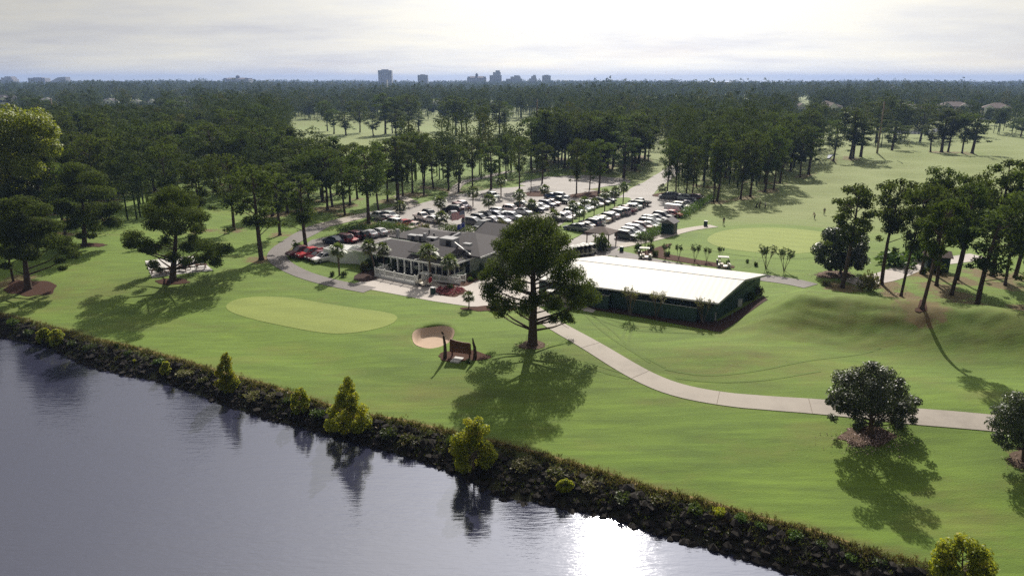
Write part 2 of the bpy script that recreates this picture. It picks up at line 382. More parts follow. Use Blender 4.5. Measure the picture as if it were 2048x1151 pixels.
def place_tree(proto, x, y, hgt, wscale, name, label, group, rz=None, cat='tree', zoff=0):
    t, c = proto
    o = thing(name, label, cat, (x, y, hz(x, y)-.05+zoff), R.random()*6.28 if rz is None else rz, group, (hgt*wscale, hgt*wscale, hgt))
    add('trunk', t, o); add('crown', c, o); TREES.append((x, y, hgt)); return o
TREES = []
ORD = ['first','second','third','fourth','fifth','sixth','seventh','eighth','ninth','tenth','eleventh','twelfth','thirteenth','fourteenth','fifteenth','sixteenth','seventeenth','eighteenth','nineteenth','twentieth','twenty-first','twenty-second','twenty-third','twenty-fourth','twenty-fifth','twenty-sixth','twenty-seventh','twenty-eighth']

# ---- pines whose foot shows in the photo: (foot px, foot py, top py, crown width px)
def crown_w(proto_set, i): return proto_set[i % len(proto_set)]
def pine_rows(rows, group, where, protos=PINES, order='left', cat='pine tree', wk=1.3):
    rows = sorted(rows)
    for i, (bx, by, ty, w) in enumerate(rows):
        x, y = G(bx, by); _, z = aty(bx, ty, y); hgt = max(5, z-hz(x, y))
        pr = protos[(i*5+int(bx)) % len(protos)]
        wm = w*y/ray(bx, by)[1]
        cw = max(abs(v.co.x) for v in pr[1].vertices)*2 if pr[1].name not in NPX else NPX[pr[1].name]
        NPX[pr[1].name] = cw
        ws = min(2.1, max(.7, wk*wm/(cw*hgt)))
        pos_w = ORD[i]+' from the left' if i < len(rows)/2 else (ORD[len(rows)-1-i]+' from the right')
        place_tree(pr, x, y, hgt, ws, 'pine_tree', f'{pos_w} of {where}', group, cat=cat)
LOT = [(1039,378,270,44),(1084,367,284,36),(1153,387,274,40),(1179,379,285,28),(1197,388,277,48),(1247,355,262,56),(1270,342,244,52),(945,374,272,40),(982,379,280,52),(1012,360,268,44),(917,384,288,42),(825,386,262,44),(848,374,268,36),(867,377,275,40),(897,380,290,36)]
pine_rows(LOT, 'pines along the back of the car park', 'the tall pines along the back of the car park')
RCL = [(1334,388,272,34),(1352,386,282,30),(1372,393,288,28),(1384,396,290,32),(1393,372,268,36),(1427,404,290,30),(1434,402,266,50),(1481,398,276,48),(1500,393,258,56),(1530,384,262,50),(1547,379,250,48),(1560,366,238,46),(1600,354,246,40),(1617,348,250,54),(1407,360,240,44),(1450,355,232,50)]
pine_rows(RCL, 'pines between the car park and the big fairway', 'the dark pines between car park and big fairway')
FRW = [(1667,321,238,36),(1700,317,214,40),(1706,316,232,34),(1721,314,236,40),(1783,304,240,40),(1861,304,246,26),(1883,304,217,40),(1896,304,222,36),(1924,306,224,36),(1944,306,228,44),(1840,283,206,44),(1752,285,192,40),(1790,281,198,40),(2041,273,238,26)]
pine_rows(FRW, 'pines along the far side of the big fairway', 'the pines along the big fairway\'s far side', wk=1.75)
MIDR = [(692,271,222,40),(720,265,200,38),(747,273,226,36),(771,268,184,46),(785,267,196,34),(793,276,218,38),(803,273,224,30),(817,266,186,44),(838,263,224,32),(894,262,194,46),(912,271,190,42),(924,271,200,36),(935,268,196,34),(959,262,198,36),(966,276,206,32),(999,272,200,40),(1009,266,202,34),(655,262,200,34),(668,268,218,30)]
pine_rows(MIDR, 'pines standing in the straw between two far fairways', 'the far pines in straw between two middle fairways')

LFT = [(575,425,314,72),(620,420,300,64),(665,414,296,62),(700,410,288,60),(715,398,282,54),(775,402,276,58),(806,392,280,50),(645,402,286,60),(848,390,266,42),(545,432,330,66),(598,404,296,58)]
pine_rows(LFT, 'pines left of the car park', 'the leafy pines just left of the car park')

def named_pine(bx, by, ty, w, label, protos=PINES, k=0, lean=0, group=None):
    x, y = G(bx, by); _, z = aty(bx+lean, ty, y); hgt = z-hz(x, y); pr = protos[k % len(protos)]
    cw = max(abs(v.co.x) for v in pr[1].vertices)*2; ws = min(1.9, max(.6, w*y/ray(bx, by)[1]/(cw*hgt)))
    o = place_tree(pr, x, y, hgt, ws, 'pine_tree', label, group, cat='pine tree')
    if lean: o.rotation_euler = (0, math.atan2(lean*y/ray(bx,by)[1], hgt), 0)
    return o

# ------------------------------------------------------------------ hero trees built clump by clump
def hero(bx, by, clumps, trunk, r0, name, label, cat, mat, bark, dens=230, L=.42, W=.17, flat=.78, seed=1, limbs=True, twigs=0, shell=.5, per_tuft=True, depth=None, upb=.3):
    """clumps: (px, py, r px) seen at the tree's distance; each gets a depth in the crown; trunk: (px, py) up the stem"""
    rng = np.random.default_rng(seed); x0, y0 = G(bx, by); z0 = hz(x0, y0); s = y0/ray(bx, by)[1]
    C = []; RR = []
    xs = np.array([c[0] for c in clumps], float); cxm = xs.mean(); half = max(8, (xs.max()-xs.min())/2)
    for c in clumps:
        X, Z = aty(c[0], c[1], y0); r = c[2]*s
        dep = (depth or half*s)*math.sqrt(max(.08, 1-((c[0]-cxm)/(half*1.05))**2))*(.75 if per_tuft else .7)
        yy = rng.uniform(-dep, dep); k = (y0+yy)/y0
        C.append((X*k-x0, yy, (H-(H-Z)*k)-z0)); RR.append(r)
        if per_tuft:
            y2 = -math.copysign(rng.uniform(.3, 1)*dep, yy); k = (y0+y2)/y0
            C.append((X*k-x0+rng.normal()*r*.3, y2, (H-(H-Z)*k)-z0+rng.normal()*r*.3)); RR.append(r*.9)
    C = np.array(C); RR = np.array(RR)
    n = (dens*RR**2).astype(int)+20
    V, t = leaves(rng, C, RR, n, L, W, flat, up=upb, shell=shell, ori=.7)
    o = thing(name, label, cat, (x0, y0, z0-.05))
    mb = MB(); tp = []
    for (a, b2) in trunk:
        X, Z = aty(a, b2, y0); tp.append(Vector((X-x0, 0, Z-z0)))
    k = len(tp); rad = [r0*(1-.9*(i/(k-1))**.8) for i in range(k)]
    fl = tp[0].copy(); tp = [fl]+[fl.lerp(tp[1], .12)]+tp[1:]; rad = [r0*1.55, r0*1.02]+rad[1:]
    mb.tube(tp, rad, 9)
    if limbs:
        hi = np.array([p.z for p in tp])
        for ci, (c, r) in enumerate(zip(C, RR)):
            if rng.random() < (.72 if c[2] < tp[-1].z*.5 else .35): continue
            zt = np.clip(c[2]-.35*math.hypot(c[0], c[1])-.6, tp[2].z*.75, tp[-1].z)
            i = max(1, int(np.searchsorted(hi, zt))); i = min(i, len(tp)-1); f = (zt-hi[i-1])/max(.01, hi[i]-hi[i-1])
            a = tp[i-1].lerp(tp[i], min(1, max(0, f))); ra = (rad[i-1]*(1-f)+rad[i]*f)
            limb(mb, a, c, max(.03, min(ra*.36, .026*math.hypot(*c[:2])+.02)), .022, 5, .04)
            for _ in range(twigs):
                q = Vector(c)+Vector(rng.normal(size=3))*r*.6; limb(mb, Vector(a).lerp(Vector(c), .7), q, .03, .012, 4)
    add('trunk', mb.mesh('trunk', bark, True), o)
    add('crown', quads_mesh('crown', V, t, mat), o)
    TREES.append((x0, y0, 6)); return o
BIG = [(1070,444,26),(1045,458,25),(1100,460,26),(1030,482,25),(1070,478,33),(1110,488,27),(1012,508,25),(1050,512,33),(1095,516,33),(1130,520,20),(990,530,23),(1028,540,30),(1118,545,28),(1150,545,24),(1000,562,28),(985,590,22),(1035,572,22),(1092,592,22),(1130,572,26),(1165,572,25),(1178,597,20),(1010,605,24),(1046,612,22),(1152,607,22),(1110,610,22),(1130,632,18),(1108,638,12),(985,614,12),(1003,626,12),(1144,640,10),(1072,505,30),(1058,602,20),(1075,540,20),(1018,466,20),(1126,476,18),(1004,490,20),(1140,508,20),(1046,446,20),(1092,446,20),(972,548,16),(975,572,18)]
hero(1065, 689, BIG, [(1065,690),(1066,650),(1068,600),(1066,560),(1068,520),(1070,480),(1070,450)], .62, 'pine_tree', 'large lone pine with a broad dark crown in front of the white-roofed barn', 'pine tree', M['pine'], M['bark'], 310, .34, .115, seed=3, twigs=2)
LEFT = [(345,388,26),(320,398,22),(372,398,24),(303,417,22),(343,420,32),(384,426,26),(405,432,18),(315,447,24),(356,452,28),(394,452,18),(270,470,16),(255,478,13),(288,484,16),(310,492,14),(262,490,12),(380,492,18),(410,490,18),(437,500,21),(452,494,13),(397,515,16),(430,520,14),(348,512,16),(306,530,12),(322,538,8),(372,520,14)]
LEFT = [(a, b2, r*(1.12 if b2 > 465 else 1)) for a, b2, r in LEFT]+[(300,500,13),(330,478,14),(388,478,14),(420,508,14),(285,500,10)]
hero(345, 561, LEFT, [(345,562),(347,530),(350,500),(352,460),(346,430),(345,395)], .55, 'pine_tree', 'spreading pine with low drooping limbs beside the pale picnic slab', 'pine tree', M['pine'], M['bark'], 300, .38, .13, flat=.64, seed=5, twigs=2)
NL = [(45,405,30),(20,415,26),(75,418,26),(30,440,34),(70,450,34),(105,450,24),(15,470,30),(55,480,34),(95,480,30),(125,480,20),(140,492,18),(148,510,14),(120,520,12),(20,505,22),(60,510,20),(10,530,14),(125,535,10)]
hero(57, 578, NL, [(57,578),(52,540),(48,500),(46,460),(45,420)], .55, 'pine_tree', 'tall shady pine on the left edge with bare trunk in red straw', 'pine tree', M['pine'], M['bark'], 270, .42, .15, flat=.52, seed=8, twigs=1)
T7 = [(160,340,24),(140,355,26),(185,355,26),(125,380,26),(165,385,34),(205,385,26),(120,410,24),(160,420,32),(205,420,28),(228,412,18),(140,445,22),(185,450,26),(225,445,20),(165,470,12),(185,470,10)]
hero(169, 491, T7, [(169,492),(168,450),(165,400),(162,350)], .45, 'pine_tree', 'broad pine with a small straw patch at its foot behind the picnic slab', 'pine tree', M['pine'], M['bark'], 240, .46, .16, flat=.52, seed=9)
MIDP = [(523,519,325,130,'bulky dark pine left of the grey path with a bare lower trunk'),(612,496,346,104,'pine with hanging branches right beside the maroon cars'),(468,460,305,110,'wide pine standing on the grass above the left pine shadow'),(737,447,288,112,'tall pine next to the silver pickup at the left end of the car park'),(758,427,300,60,'slim pine just behind the tall one at the left end of the car park'),(796,402,270,90,'leafy pine above the short concrete walk left of the car park'),(131,470,322,90,'dark pine at the edge of the left wood behind the broad pine'),(27,563,395,70,'second trunk at the left edge, behind the tall shady pine'),(404,462,318,70,'narrow pine at the wood edge above the picnic slab'),(560,470,330,80,'pine in the straw between the bulky dark pine and the maroon cars'),(690,430,310,80,'pine behind the hedge of the lower left car park'),(655,420,300,80,'pine on the straw bank above the lower left car park'),(850,420,0,0,'')]
for i, (a, b2, c, w, l) in enumerate(MIDP[:-1]): named_pine(a, b2, c, w, l, PINES, i*3+1)
RG = [(1684,575,362,74,'slim pine rising straight through the dark magnolia',TALLP,0,12),(1763,568,353,64,'forked pine with a side trunk at the bend of the right path',TALLP,1,10),(1802,592,364,58,'leaning pine right of the forked pine, beside a small white sign',TALLP,2,26),(1844,617,392,64,'crooked pine with straw round its foot at the end of the grass mound',TALLP,3,22),(1873,571,372,60,'thin pine just behind the crooked pine',TALLP,1,4),(1903,589,357,66,'pine with a straight trunk between the crooked pine and the thick pine',TALLP,0,12),(1915,559,345,62,'pine farther back, nearest the dark green hut on the right',PINES,2,4),(1954,612,405,92,'thick pine with low dead branches on the right grass slope',PINES,1,20),(1984,552,312,82,'tallest dark pine of the right-hand group',PINES,4,-14),(1862,545,333,70,'flat-topped pine at the back of the right-hand group',TALLP,2,0),(1842,547,352,50,'thin pine behind the leaning pine',TALLP,3,8),(2030,555,318,86,'dark pine cut by the right edge of the photo, farther back',PINES,6,6),(2062,622,350,120,'big pine at the right edge whose crown hangs into the photo',PINES,3,0),(1968,545,352,56,'pine half hidden behind the tallest dark pine',PINES,5,4),(2010,570,380,70,'pine between the thick pine and the right edge',PINES,7,0)]
for a, b2, c, w, l, pr, k, ln in RG: named_pine(a, b2, c, w*1.45, l, pr, k, ln*.7, 'pines on the grass at the right')
# two of that group carry dead side stems
for (a, b2, tx, ty) in ((1766, 548, 1800, 425),):
    pass
# the right-hand oaks, the magnolia and the broad wood-edge trees
def ring(cx, cy, rx, ry, n, r, seed, fill=True):
    q = random.Random(seed); out = []
    for i in range(n):
        a = q.random()*6.283; d = math.sqrt(q.random()) if fill else .8+.2*q.random()
        out.append((cx+rx*d*math.cos(a)*.85, cy+ry*d*math.sin(a)*.85, r*(.7+.6*q.random())))
    return out
OAK1 = [(1742,738,17),(1715,748,18),(1772,750,18),(1690,765,20),(1728,768,24),(1760,772,24),(1795,775,19),(1676,788,18),(1705,795,24),(1745,798,26),(1785,800,24),(1815,800,16),(1682,812,14),(1712,820,18),(1755,822,22),(1795,822,18),(1820,818,12),(1722,842,9),(1790,838,11),(1715,854,6),(1757,845,7),(1660,802,8),(1832,800,9),(1698,750,8),(1802,760,8),(1746,727,8),(1714,853,8),(1797,850,9),(1668,836,8),(1826,838,8)]
hero(1742, 872, [(a, b2, r*1.22) for a, b2, r in OAK1], [(1742,873),(1742,845),(1743,825),(1745,790),(1744,760)], .26, 'oak_tree', 'rounded grey-green oak in a leaf-littered bed below the path', 'oak tree', M['oak'], M['bark'], 720, .19, .11, .8, seed=12, shell=.4, twigs=1)
OAK2 = [(2030,800,22),(2052,806,26),(2005,820,20),(2040,830,28),(2075,825,30),(1990,845,16),(2020,855,26),(2060,860,30),(2000,872,14),(2035,882,18),(2070,885,22),(2015,890,10)]
hero(2050, 920, [(a, b2, r*1.12) for a, b2, r in OAK2], [(2050,921),(2050,890),(2050,860),(2050,820)], .26, 'oak_tree', 'dark oak cut by the right edge of the photo', 'oak tree', M['oak'], M['bark'], 480, .20, .12, .85, seed=13, shell=.4, twigs=1)
MAG = [(1685,452,12),(1660,470,18),(1705,472,20),(1682,482,24),(1650,495,18),(1722,495,16),(1675,510,24),(1705,512,22),(1642,518,12),(1728,520,12),(1658,528,12),(1690,530,14),(1720,532,10)]
hero(1681, 548, MAG, [(1681,549),(1681,530),(1682,500),(1682,465)], .22, 'magnolia_tree', 'glossy dark magnolia beside the practice green', 'magnolia', M['magnolia'], M['bark'], 330, .36, .2, .9, seed=14, shell=.4)
YB = [(20,232,28),(55,250,28),(85,248,24),(100,262,20),(20,275,34),(60,290,32),(95,290,22),(15,320,34),(55,335,30),(80,345,18),(100,335,14),(20,365,30),(50,375,24),(-20,250,34),(-20,310,36),(-20,360,34),(15,395,22)]
hero(20, 470, YB, [(20,470),(22,400),(25,330),(25,260)], .5, 'broadleaf_tree', 'big yellow-green broadleaf tree at the left edge of the wood', 'broadleaf tree', M['yellow'], M['palebark'], 120, .50, .32, .85, seed=15, depth=9)

# ---- young sycamores and bushes on the pond bank
def bank_tree(bx, by, ty, w, label, seed, mat='young', dens=300, cone=True, zw=None):
    q = random.Random(seed); cl = []; hh = by-ty
    for i in range(30):
        t = (i+.5)/30; prof = (math.sin(PI*min(1, .12+.5*(1-t)**.75*1.25)))*(1 if cone else 1)
        prof = ((1-t)**.8*1.05+.04)*min(1, .55+t*3) if cone else math.sin(PI*(.2+.72*t))**.8
        a = (1 if i % 2 else -1)*q.random()**.6; cl.append((bx+a*w/2*prof*.78, by-hh*(.06+.92*t), w*.135*(.75+.5*q.random())*(.45+.65*prof)))
    return hero(bx, by, cl, [(bx,by),(bx,by-hh*.4),(bx+1,by-hh*.75),(bx,ty+3)], .09, 'young_tree', label, 'young tree', M[mat], M['palebark'], dens*1.8, .20, .14, .9, seed=seed, shell=.45, per_tuft=True, upb=.15)
bank_tree(452, 786, 703, 60, 'small pointed yellow-green tree on the left part of the pond bank', 31, dens=420)
bank_tree(695, 868, 752, 98, 'largest young tree on the pond bank, below the putting green', 32, dens=360)
bank_tree(947, 942, 834, 96, 'orange-tinged young tree on the bank at the tip of the big pine shadow', 33, cone=False, dens=330)
bank_tree(1925, 1172, 1072, 130, 'young tree with turning leaves in the bottom right corner', 34, cone=False, dens=330)
bank_tree(600, 826, 776, 40, 'waist-high yellow sapling left of the largest bank tree', 35, cone=False, dens=520)
bank_tree(112, 690, 658, 34, 'bright yellow sapling near the left end of the pond bank', 36, cone=False, dens=620)
bank_tree(88, 686, 655, 30, 'amber sapling touching the bright yellow one on the bank', 37, cone=False, dens=600)
bank_tree(331, 752, 722, 22, 'tiny yellowing sapling between rocks on the left bank', 38, cone=False, dens=700)
bank_tree(1131, 982, 958, 36, 'low bright fern-like sapling on the dark middle bank', 39, cone=False, dens=500)

# ---- shrubs ---------------------------------------------------------------------------------
def bush_mesh(name, seed, mat, rx=1, ry=1, rz=.8, n=420, L=.22, W=.13, k=9):
    rng = np.random.default_rng(seed)
    d = unit(rng.normal(size=(k,3))); d[:,2] = np.abs(d[:,2])
    C = d*np.array([rx,ry,rz])*.55*rng.random(k)[:,None]**.4; C[:,2] += rz*.25; RR = .5*min(rx,ry)*(.7+.5*rng.random(k))
    V, t = leaves(rng, C, RR, np.full(k, n//k), L, W, rz/max(rx,ry)*.9, shell=.4); V[:,2] = np.maximum(V[:,2], -.05)
    return quads_mesh(name, V, t, mat)
BUSH = {kk: [bush_mesh('foliage', 100+i*7+j, M[kk], n=420) for j in range(3)] for i, kk in enumerate(('shrub','hedge','dryshrub','weeds','young','flower'))}
STEM = MB().tube([(0,0,-.1),(.03,0,.3),(0,.04,.6)], [.06,.04,.02], 5).mesh('stem', M['bark'])
def shrub(px, py, wpx, hpx, label, kind='shrub', group=None, name='shrub', cat='shrub', xy=None, wm=None, hm=None):
    x, y = xy or G(px, py); s = y/ray(px, py)[1] if xy is None else 1
    w = wm or wpx*s/2; hh = hm or hpx*s/1.0
    o = thing(name, label, cat, (x, y, hz(x, y)), R.random()*6.28, group, (w, w, hh))
    add('stem', STEM, o); add('foliage', BUSH[kind][R.randrange(3)], o); return o
for a in [(1200,500,46,46,'round palm-like bush beside the small shelter behind the barn','shrub'),
          (784,541,36,34,'dark clipped shrub against the mint wall','shrub'),(726,541,26,26,'silvery low palm clump in front of the dark clipped shrub','palmx'),
          (664,552,16,14,'small dark shrub left of the lone palm by the grey path','shrub'),(688,553,18,16,'small rounded shrub right of the lone palm by the grey path','shrub'),
          (745,536,40,34,'dark mounded shrub under the leaning palms','shrub'),(595,503,36,24,'leafy bush left of the maroon pickup','hedge'),
          (860,555,14,16,'clipped bush behind the cart parked at the porch','shrub'),(950,556,18,20,'dark bush by the side door','shrub'),(963,548,14,34,'tall narrow evergreen at the clubhouse corner','shrub'),
          (940,562,20,12,'low green plants at the end of the white ramp','hedge'),(900,579,16,16,'spiky plant in the middle of the red flower bed','shrub'),
          (1735,580,44,46,'pale airy grass-like bush beside the slim pine','dryshrub'),(1650,570,26,14,'low grey shrub on the right path edge','dryshrub'),
          (1788,531,100,44,'dark green bush mass behind the right path, left half','hedge'),(1838,520,84,44,'dark green bush mass behind the right path, right half','hedge'),
          (1848,548,22,20,'small bush at the foot of the thin pine','hedge'),(1880,548,30,24,'leafy bush in front of the dark green hut','hedge'),
          (852,462,36,22,'dry brown shrub by the car park behind the clubhouse','dryshrub'),(1003,452,26,18,'olive rounded shrub between the pale cars and the roof','dryshrub'),
          (1230,526-5,14,14,'ball shrub left of the sapling row','shrub'),(1512,532,12,12,'ball shrub right of the second cart','shrub'),
          (1455+40,525,10,10,'ball shrub near the second cart','shrub'),(1275,500,22,20,'shrub in the bed by the lamp post','hedge'),(1302,500,22,18,'shrub right of the lamp post','hedge'),(1310,512,16,18,'dark shrub just behind the first cart','shrub'),
          (1334,512,16,14,'rounded shrub in front of the sapling row','shrub'),(1455,528,12,12,'clipped shrub above the second cart','shrub'),
          (1522,520,0,0,'','')]:
    if a[4]: shrub(*a[:5], 'weeds' if a[5] == 'palmx' else a[5])

# hedges
def hedge(p0, p1, wid, hgt, label, n=2600, px=True):
    a = Vector(G(*p0)); b2 = Vector(G(*p1)); L = (b2-a).length; d = (b2-a).normalized(); sd = Vector((-d.y, d.x)); rng = np.random.default_rng(int(p0[0]))
    k = int(L/.6); t = np.linspace(0, L, k); z0 = hz(*a)
    C = np.stack([t+rng.normal(size=k)*.1, rng.normal(size=k)*wid*.15, np.full(k, hgt*.5)], 1)
    V, tt = leaves(rng, np.vstack([C, C+[0,0,hgt*.25]]), np.full(2*k, wid*.55), np.full(2*k, n//(2*k)), .26, .15, hgt/wid*.9, shell=.35); V[:,2] = np.maximum(V[:,2], 0)
    o = thing('hedge', label, 'hedge', (a.x, a.y, z0), math.atan2(d.y, d.x))
    mb = MB()
    mb.tube([(t[q], .12*math.sin(q*2.1), .15+.25*(q % 2)) for q in range(0, k, 2)], [.05]*len(range(0, k, 2)), 4)
    add('stems', mb.mesh('stems', M['bark']), o); add('foliage', quads_mesh('foliage', V, tt, M['hedge']), o)
hedge((1362,436),(1424,400), 2.2, 1.5, 'bright clipped hedge along the far cars on the right', 5200)
hedge((1282,482),(1322,462), 2.4, 1.4, 'shorter hedge between the right-hand cars and the green kiosk', 2600)
hedge((683,468),(760,462), 2.0, 1.6, 'dark hedge behind the cars of the lower left car park, left part', 2600)
hedge((762,462),(818,468), 3.0, 1.8, 'dense dark hedge at the corner of the clubhouse roof', 2600)
hedge((892,466),(938,470), 3.0, 1.7, 'bright green hedge below the two flags', 2600)

# ---- palms ----------------------------------------------------------------------------------
def palm_proto(seed, fr=34, thin=False):
    rng = np.random.default_rng(seed); V = []; T = []; q = random.Random(seed)
    for i in range(fr):
        a = 2.399*i+rng.normal()*.2; el = math.radians(80-125*(i/fr)+rng.normal()*8); Lf = .85+.35*rng.random()
        d = Vector((math.cos(a)*math.cos(el), math.sin(a)*math.cos(el), math.sin(el))); sd = Vector((-math.sin(a), math.cos(a), 0))
        c = Vector((0,0,0))+d*Lf*.55+Vector((0,0,-.05)); tv = .35+.5*rng.random() if i < fr*.8 else .95
        V += [tuple(x) for x in (Vector((0,0,0))-sd*.03, c-sd*.03, c+sd*.03, Vector((0,0,0))+sd*.03)]; T.append(.3)
        for k in range(7):
            b2 = (k-3)/3*1.25; dr = (d*math.cos(b2)+sd*math.sin(b2)); tip = c+dr*Lf*.62*(1-.12*abs(b2))+Vector((0,0,-.22*Lf-.12*abs(b2)))
            w = sd.cross(dr)*.0+(sd*math.cos(b2)-d*math.sin(b2))*.075; md = c.lerp(tip, .5)+Vector((0,0,.05))
            V += [tuple(c-w*.4), tuple(md-w), tuple(tip), tuple(md+w)]; T.append(tv*(.8+.3*rng.random()))
    return quads_mesh('palm_crown', np.array(V), np.clip(T, 0, 1), M['palm'])
PALMC = [palm_proto(200+i, 30+4*i) for i in range(4)]
mb = MB(); mb.tube([(0,0,0),(.0,0,.05),(.01,0,.35),(0,.01,.7),(0,0,.9),(0,0,1)], [.16,.12,.11,.12,.2,.1], 8); PALMT = mb.mesh('palm_trunk', M['palmbark'], True)
def palm(bx, by, cy, w, label, group=None, lean=0):
    """cy: px height of the crown's centre"""
    x, y = G(bx, by); s = y/ray(bx, by)[1]; _, z = aty(bx+lean, cy, y); hh = z-hz(x, y); cr = w*s/2/.95
    o = thing('palm_tree', label, 'palm', (x, y, hz(x, y)-.05), 0, group)
    t = add('trunk', PALMT, o); tr = min(1.5, max(.7, hh/3.6)); t.scale = (tr, tr, hh); c = add('crown', PALMC[R.randrange(4)], o)
    c.location = (lean*s, 0, hh); c.scale = (cr,)*3; c.rotation_euler = (0,0,R.random()*6.28)
    if lean:
        t.rotation_euler = (0, math.atan2(lean*s, hh), 0)
    TREES.append((x, y, -1)); return o
for a in [(679,551,497,32,'lone palm on the grass beside the white enclosure'),(752,545,490,32,'leaning palm, left one of the pair in front of the clubhouse windows',-11),(770,540,495,30,'palm right of the leaning palm in front of the clubhouse windows',-3),
          (862,562,500,40,'tall palm behind the cart parked at the porch',-3),(900,566,521,34,'palm rising between the white ramp fences'),(921,550,524,26,'short dark palm against the right-hand clubhouse windows'),
          (938,615,591,24,'small palm on the lawn edge below the flower bed'),(998,614,596,24,'small palm partly hidden under the big pine',-2),
          (978,432,398,28,'thick-trunked palm among the pale cars left of the big pine'),(946,413,382,26,'palm standing beside two people in the car park'),(1039,424,388,26,'palm behind the silver wagon row'),
          (881,424,402,26,'palm above the black pickup at the left of the car park'),(884,448,432,30,'squat bushy palm in front of the white pickup'),(1063,424,408,24,'short palm right of the pale wagons'),
          (1089,400,377,22,'palm beside the blue car at the back of the car park'),(1002,396,360,22,'thin palm at the back of the car park, left of the tall pine'),
          (1106,443,430,30,'bushy low palm at the near end of the palm strip'),(800,425,410,26,'low fan palm left of the car park beside a concrete walk')]:
    palm(*a[:5], lean=a[5] if len(a) > 5 else 0)
for i, (bx, by, cy, w) in enumerate([(1145,446,409,22),(1158,447,421,26),(1168,437,400,20),(1188,431,403,20),(1209,424,386,22),(1229,413,381,22),(1246,406,373,22),(1323,396,375,18)]):
    palm(bx, by, cy, w, ORD[i]+' palm from the near end of the grass strip between the two car rows' if i < 7 else 'slim palm at the corner where the entrance road meets the car park', 'palms on the car park strip' if i < 7 else None)

# ---- bare crape myrtles and saplings -----------------------------------------------------------
def bare_mesh(seed, leafy=.5, mat='dryshrub'):
    q = random.Random(seed); mb = MB(); tips = []
    for s in range(4):
        a = s*1.57+q.random(); p = Vector((math.cos(a)*.02, math.sin(a)*.02, 0)); pts = [p]
        e = Vector((math.cos(a)*(.12+.1*q.random()), math.sin(a)*(.12+.1*q.random()), .45)); mb.tube([p, p.lerp(e,.5)+Vector((0,0,.04)), e], [.016,.012,.009], 5, False)
        for k in range(6):
            b2 = a+q.uniform(-1,1); t = e+Vector((math.cos(b2)*.2*q.random(), math.sin(b2)*.2*q.random(), .25+.3*q.random())); mb.tube([e, e.lerp(t,.5)+Vector((0,0,.02)), t], [.007,.005,.002], 4, False); tips.append(t)
            for j in range(3):
                u = e.lerp(t, .6)+Vector((q.uniform(-.1,.1), q.uniform(-.1,.1), q.uniform(.02,.18))); mb.tube([e.lerp(t,.5), u], [.004,.0015], 3, False); tips.append(u)
    rng = np.random.default_rng(seed); V, t = leaves(rng, np.array([tuple(x) for x in tips]), np.full(len(tips), .06), np.full(len(tips), int(8*leafy)), .05, .03)
    return mb.mesh('stems', M['palebark'], True), quads_mesh('foliage', V, t, M[mat])
BARE = [bare_mesh(300+i, .6) for i in range(3)]; SAP = [bare_mesh(320+i, 1.6, 'shrub') for i in range(3)]; TUFT = bare_mesh(340, 3.0, 'weeds'); SAPO = bare_mesh(341, 6.0, 'young')
def small(bx, by, ty, label, proto, group=None, ws=1.0, name='small_tree'):
    x, y = G(bx, by); _, z = aty(bx, ty, y); hh = z-hz(x, y)
    o = thing(name, label, 'small tree', (x, y, hz(x, y)-.03), R.random()*6, group, (hh*ws, hh*ws, hh)); add('trunk', proto[0], o); add('crown', proto[1], o)
for a in [(1260,631,572,'bare pale tree against the left of the green barn wall',BARE[0]),(1312,634,580,'bare pale tree against the middle of the green barn wall',BARE[1]),(1405,645,594,'bare pale tree at the near corner of the green barn',BARE[2]),(1279,610,572,'little leafy tree poking above the barn roof edge',SAPO),
          (1832-300,536,490,'bushy young tree left of the pair by the practice green',SAP[1]),(1568,541,497,'young tree with orange-brown leaves right of the pair by the practice green',SAP[2])]:
    small(a[0], a[1], a[2], a[3], a[4], None, 1.0)
for i, (bx, by, ty) in enumerate([(1284,498,468),(1297,505,470),(1331,517,487),(1357,519,488),(1389,523,489),(1413,522,495),(1440,518,492)]):
    small(bx, by, ty, f'thin sapling in the mulch bed, {ORD[i]} counted from the shelter rightwards', SAP[i%3], 'saplings in the mulch bed behind the barn', .8, 'sapling')

# ---- forest fill: individuals near, one mass far ---------------------------------------------------
def inpoly(x, y, poly):
    c = False; n = len(poly)
    for i in range(n):
        x1, y1 = poly[i]; x2, y2 = poly[i-1]
        if (y1 > y) != (y2 > y) and x < (x2-x1)*(y-y1)/(y2-y1)+x1: c = not c
    return c
WOODS = [([(-260,520),(60,480),(130,462),(240,445),(330,432),(400,436),(450,415),(560,398),(640,396),(705,392),(640,372),(600,345),(560,318),(430,290),(0,262),(-260,262)], 'dark pine of the dense wood on the left', 'pines of the dense left wood', 58, 101),
         ([(1060,345),(1240,345),(1300,330),(1296,308),(1060,312)], 'pine of the wood behind the car park', 'pines of the wood behind the car park', 62, 40),
         ([(1340,375),(1500,378),(1560,355),(1630,335),(1630,300),(1500,290),(1330,290)], 'pine of the dense wood left of the big fairway', 'pines of the dense wood left of the big fairway', 52, 30),
         ([(420,290),(560,300),(585,262),(560,240),(0,235),(-200,240),(-200,262)], 'pine in the middle distance beyond the left wood', 'pines in the middle distance on the left', 85, 24),
         ([(1110,308),(1300,308),(1310,284),(1640,290),(1640,250),(1420,244),(1110,250)], 'pine in the dense middle distance behind the entrance road', 'pines in the dense middle distance', 80, 0),
         ([(1640,296),(1636,244),(2250,244),(2250,272),(1960,272),(1850,284),(1740,298)], 'pine', 'p', 210, 0),
         ([(790,384),(830,374),(900,372),(1055,352),(1058,338),(1000,336),(900,352),(800,356)], 'pine', 'p', 38, 0)]
NEARXY = [(t[0], t[1]) for t in TREES if t[2] > 0]
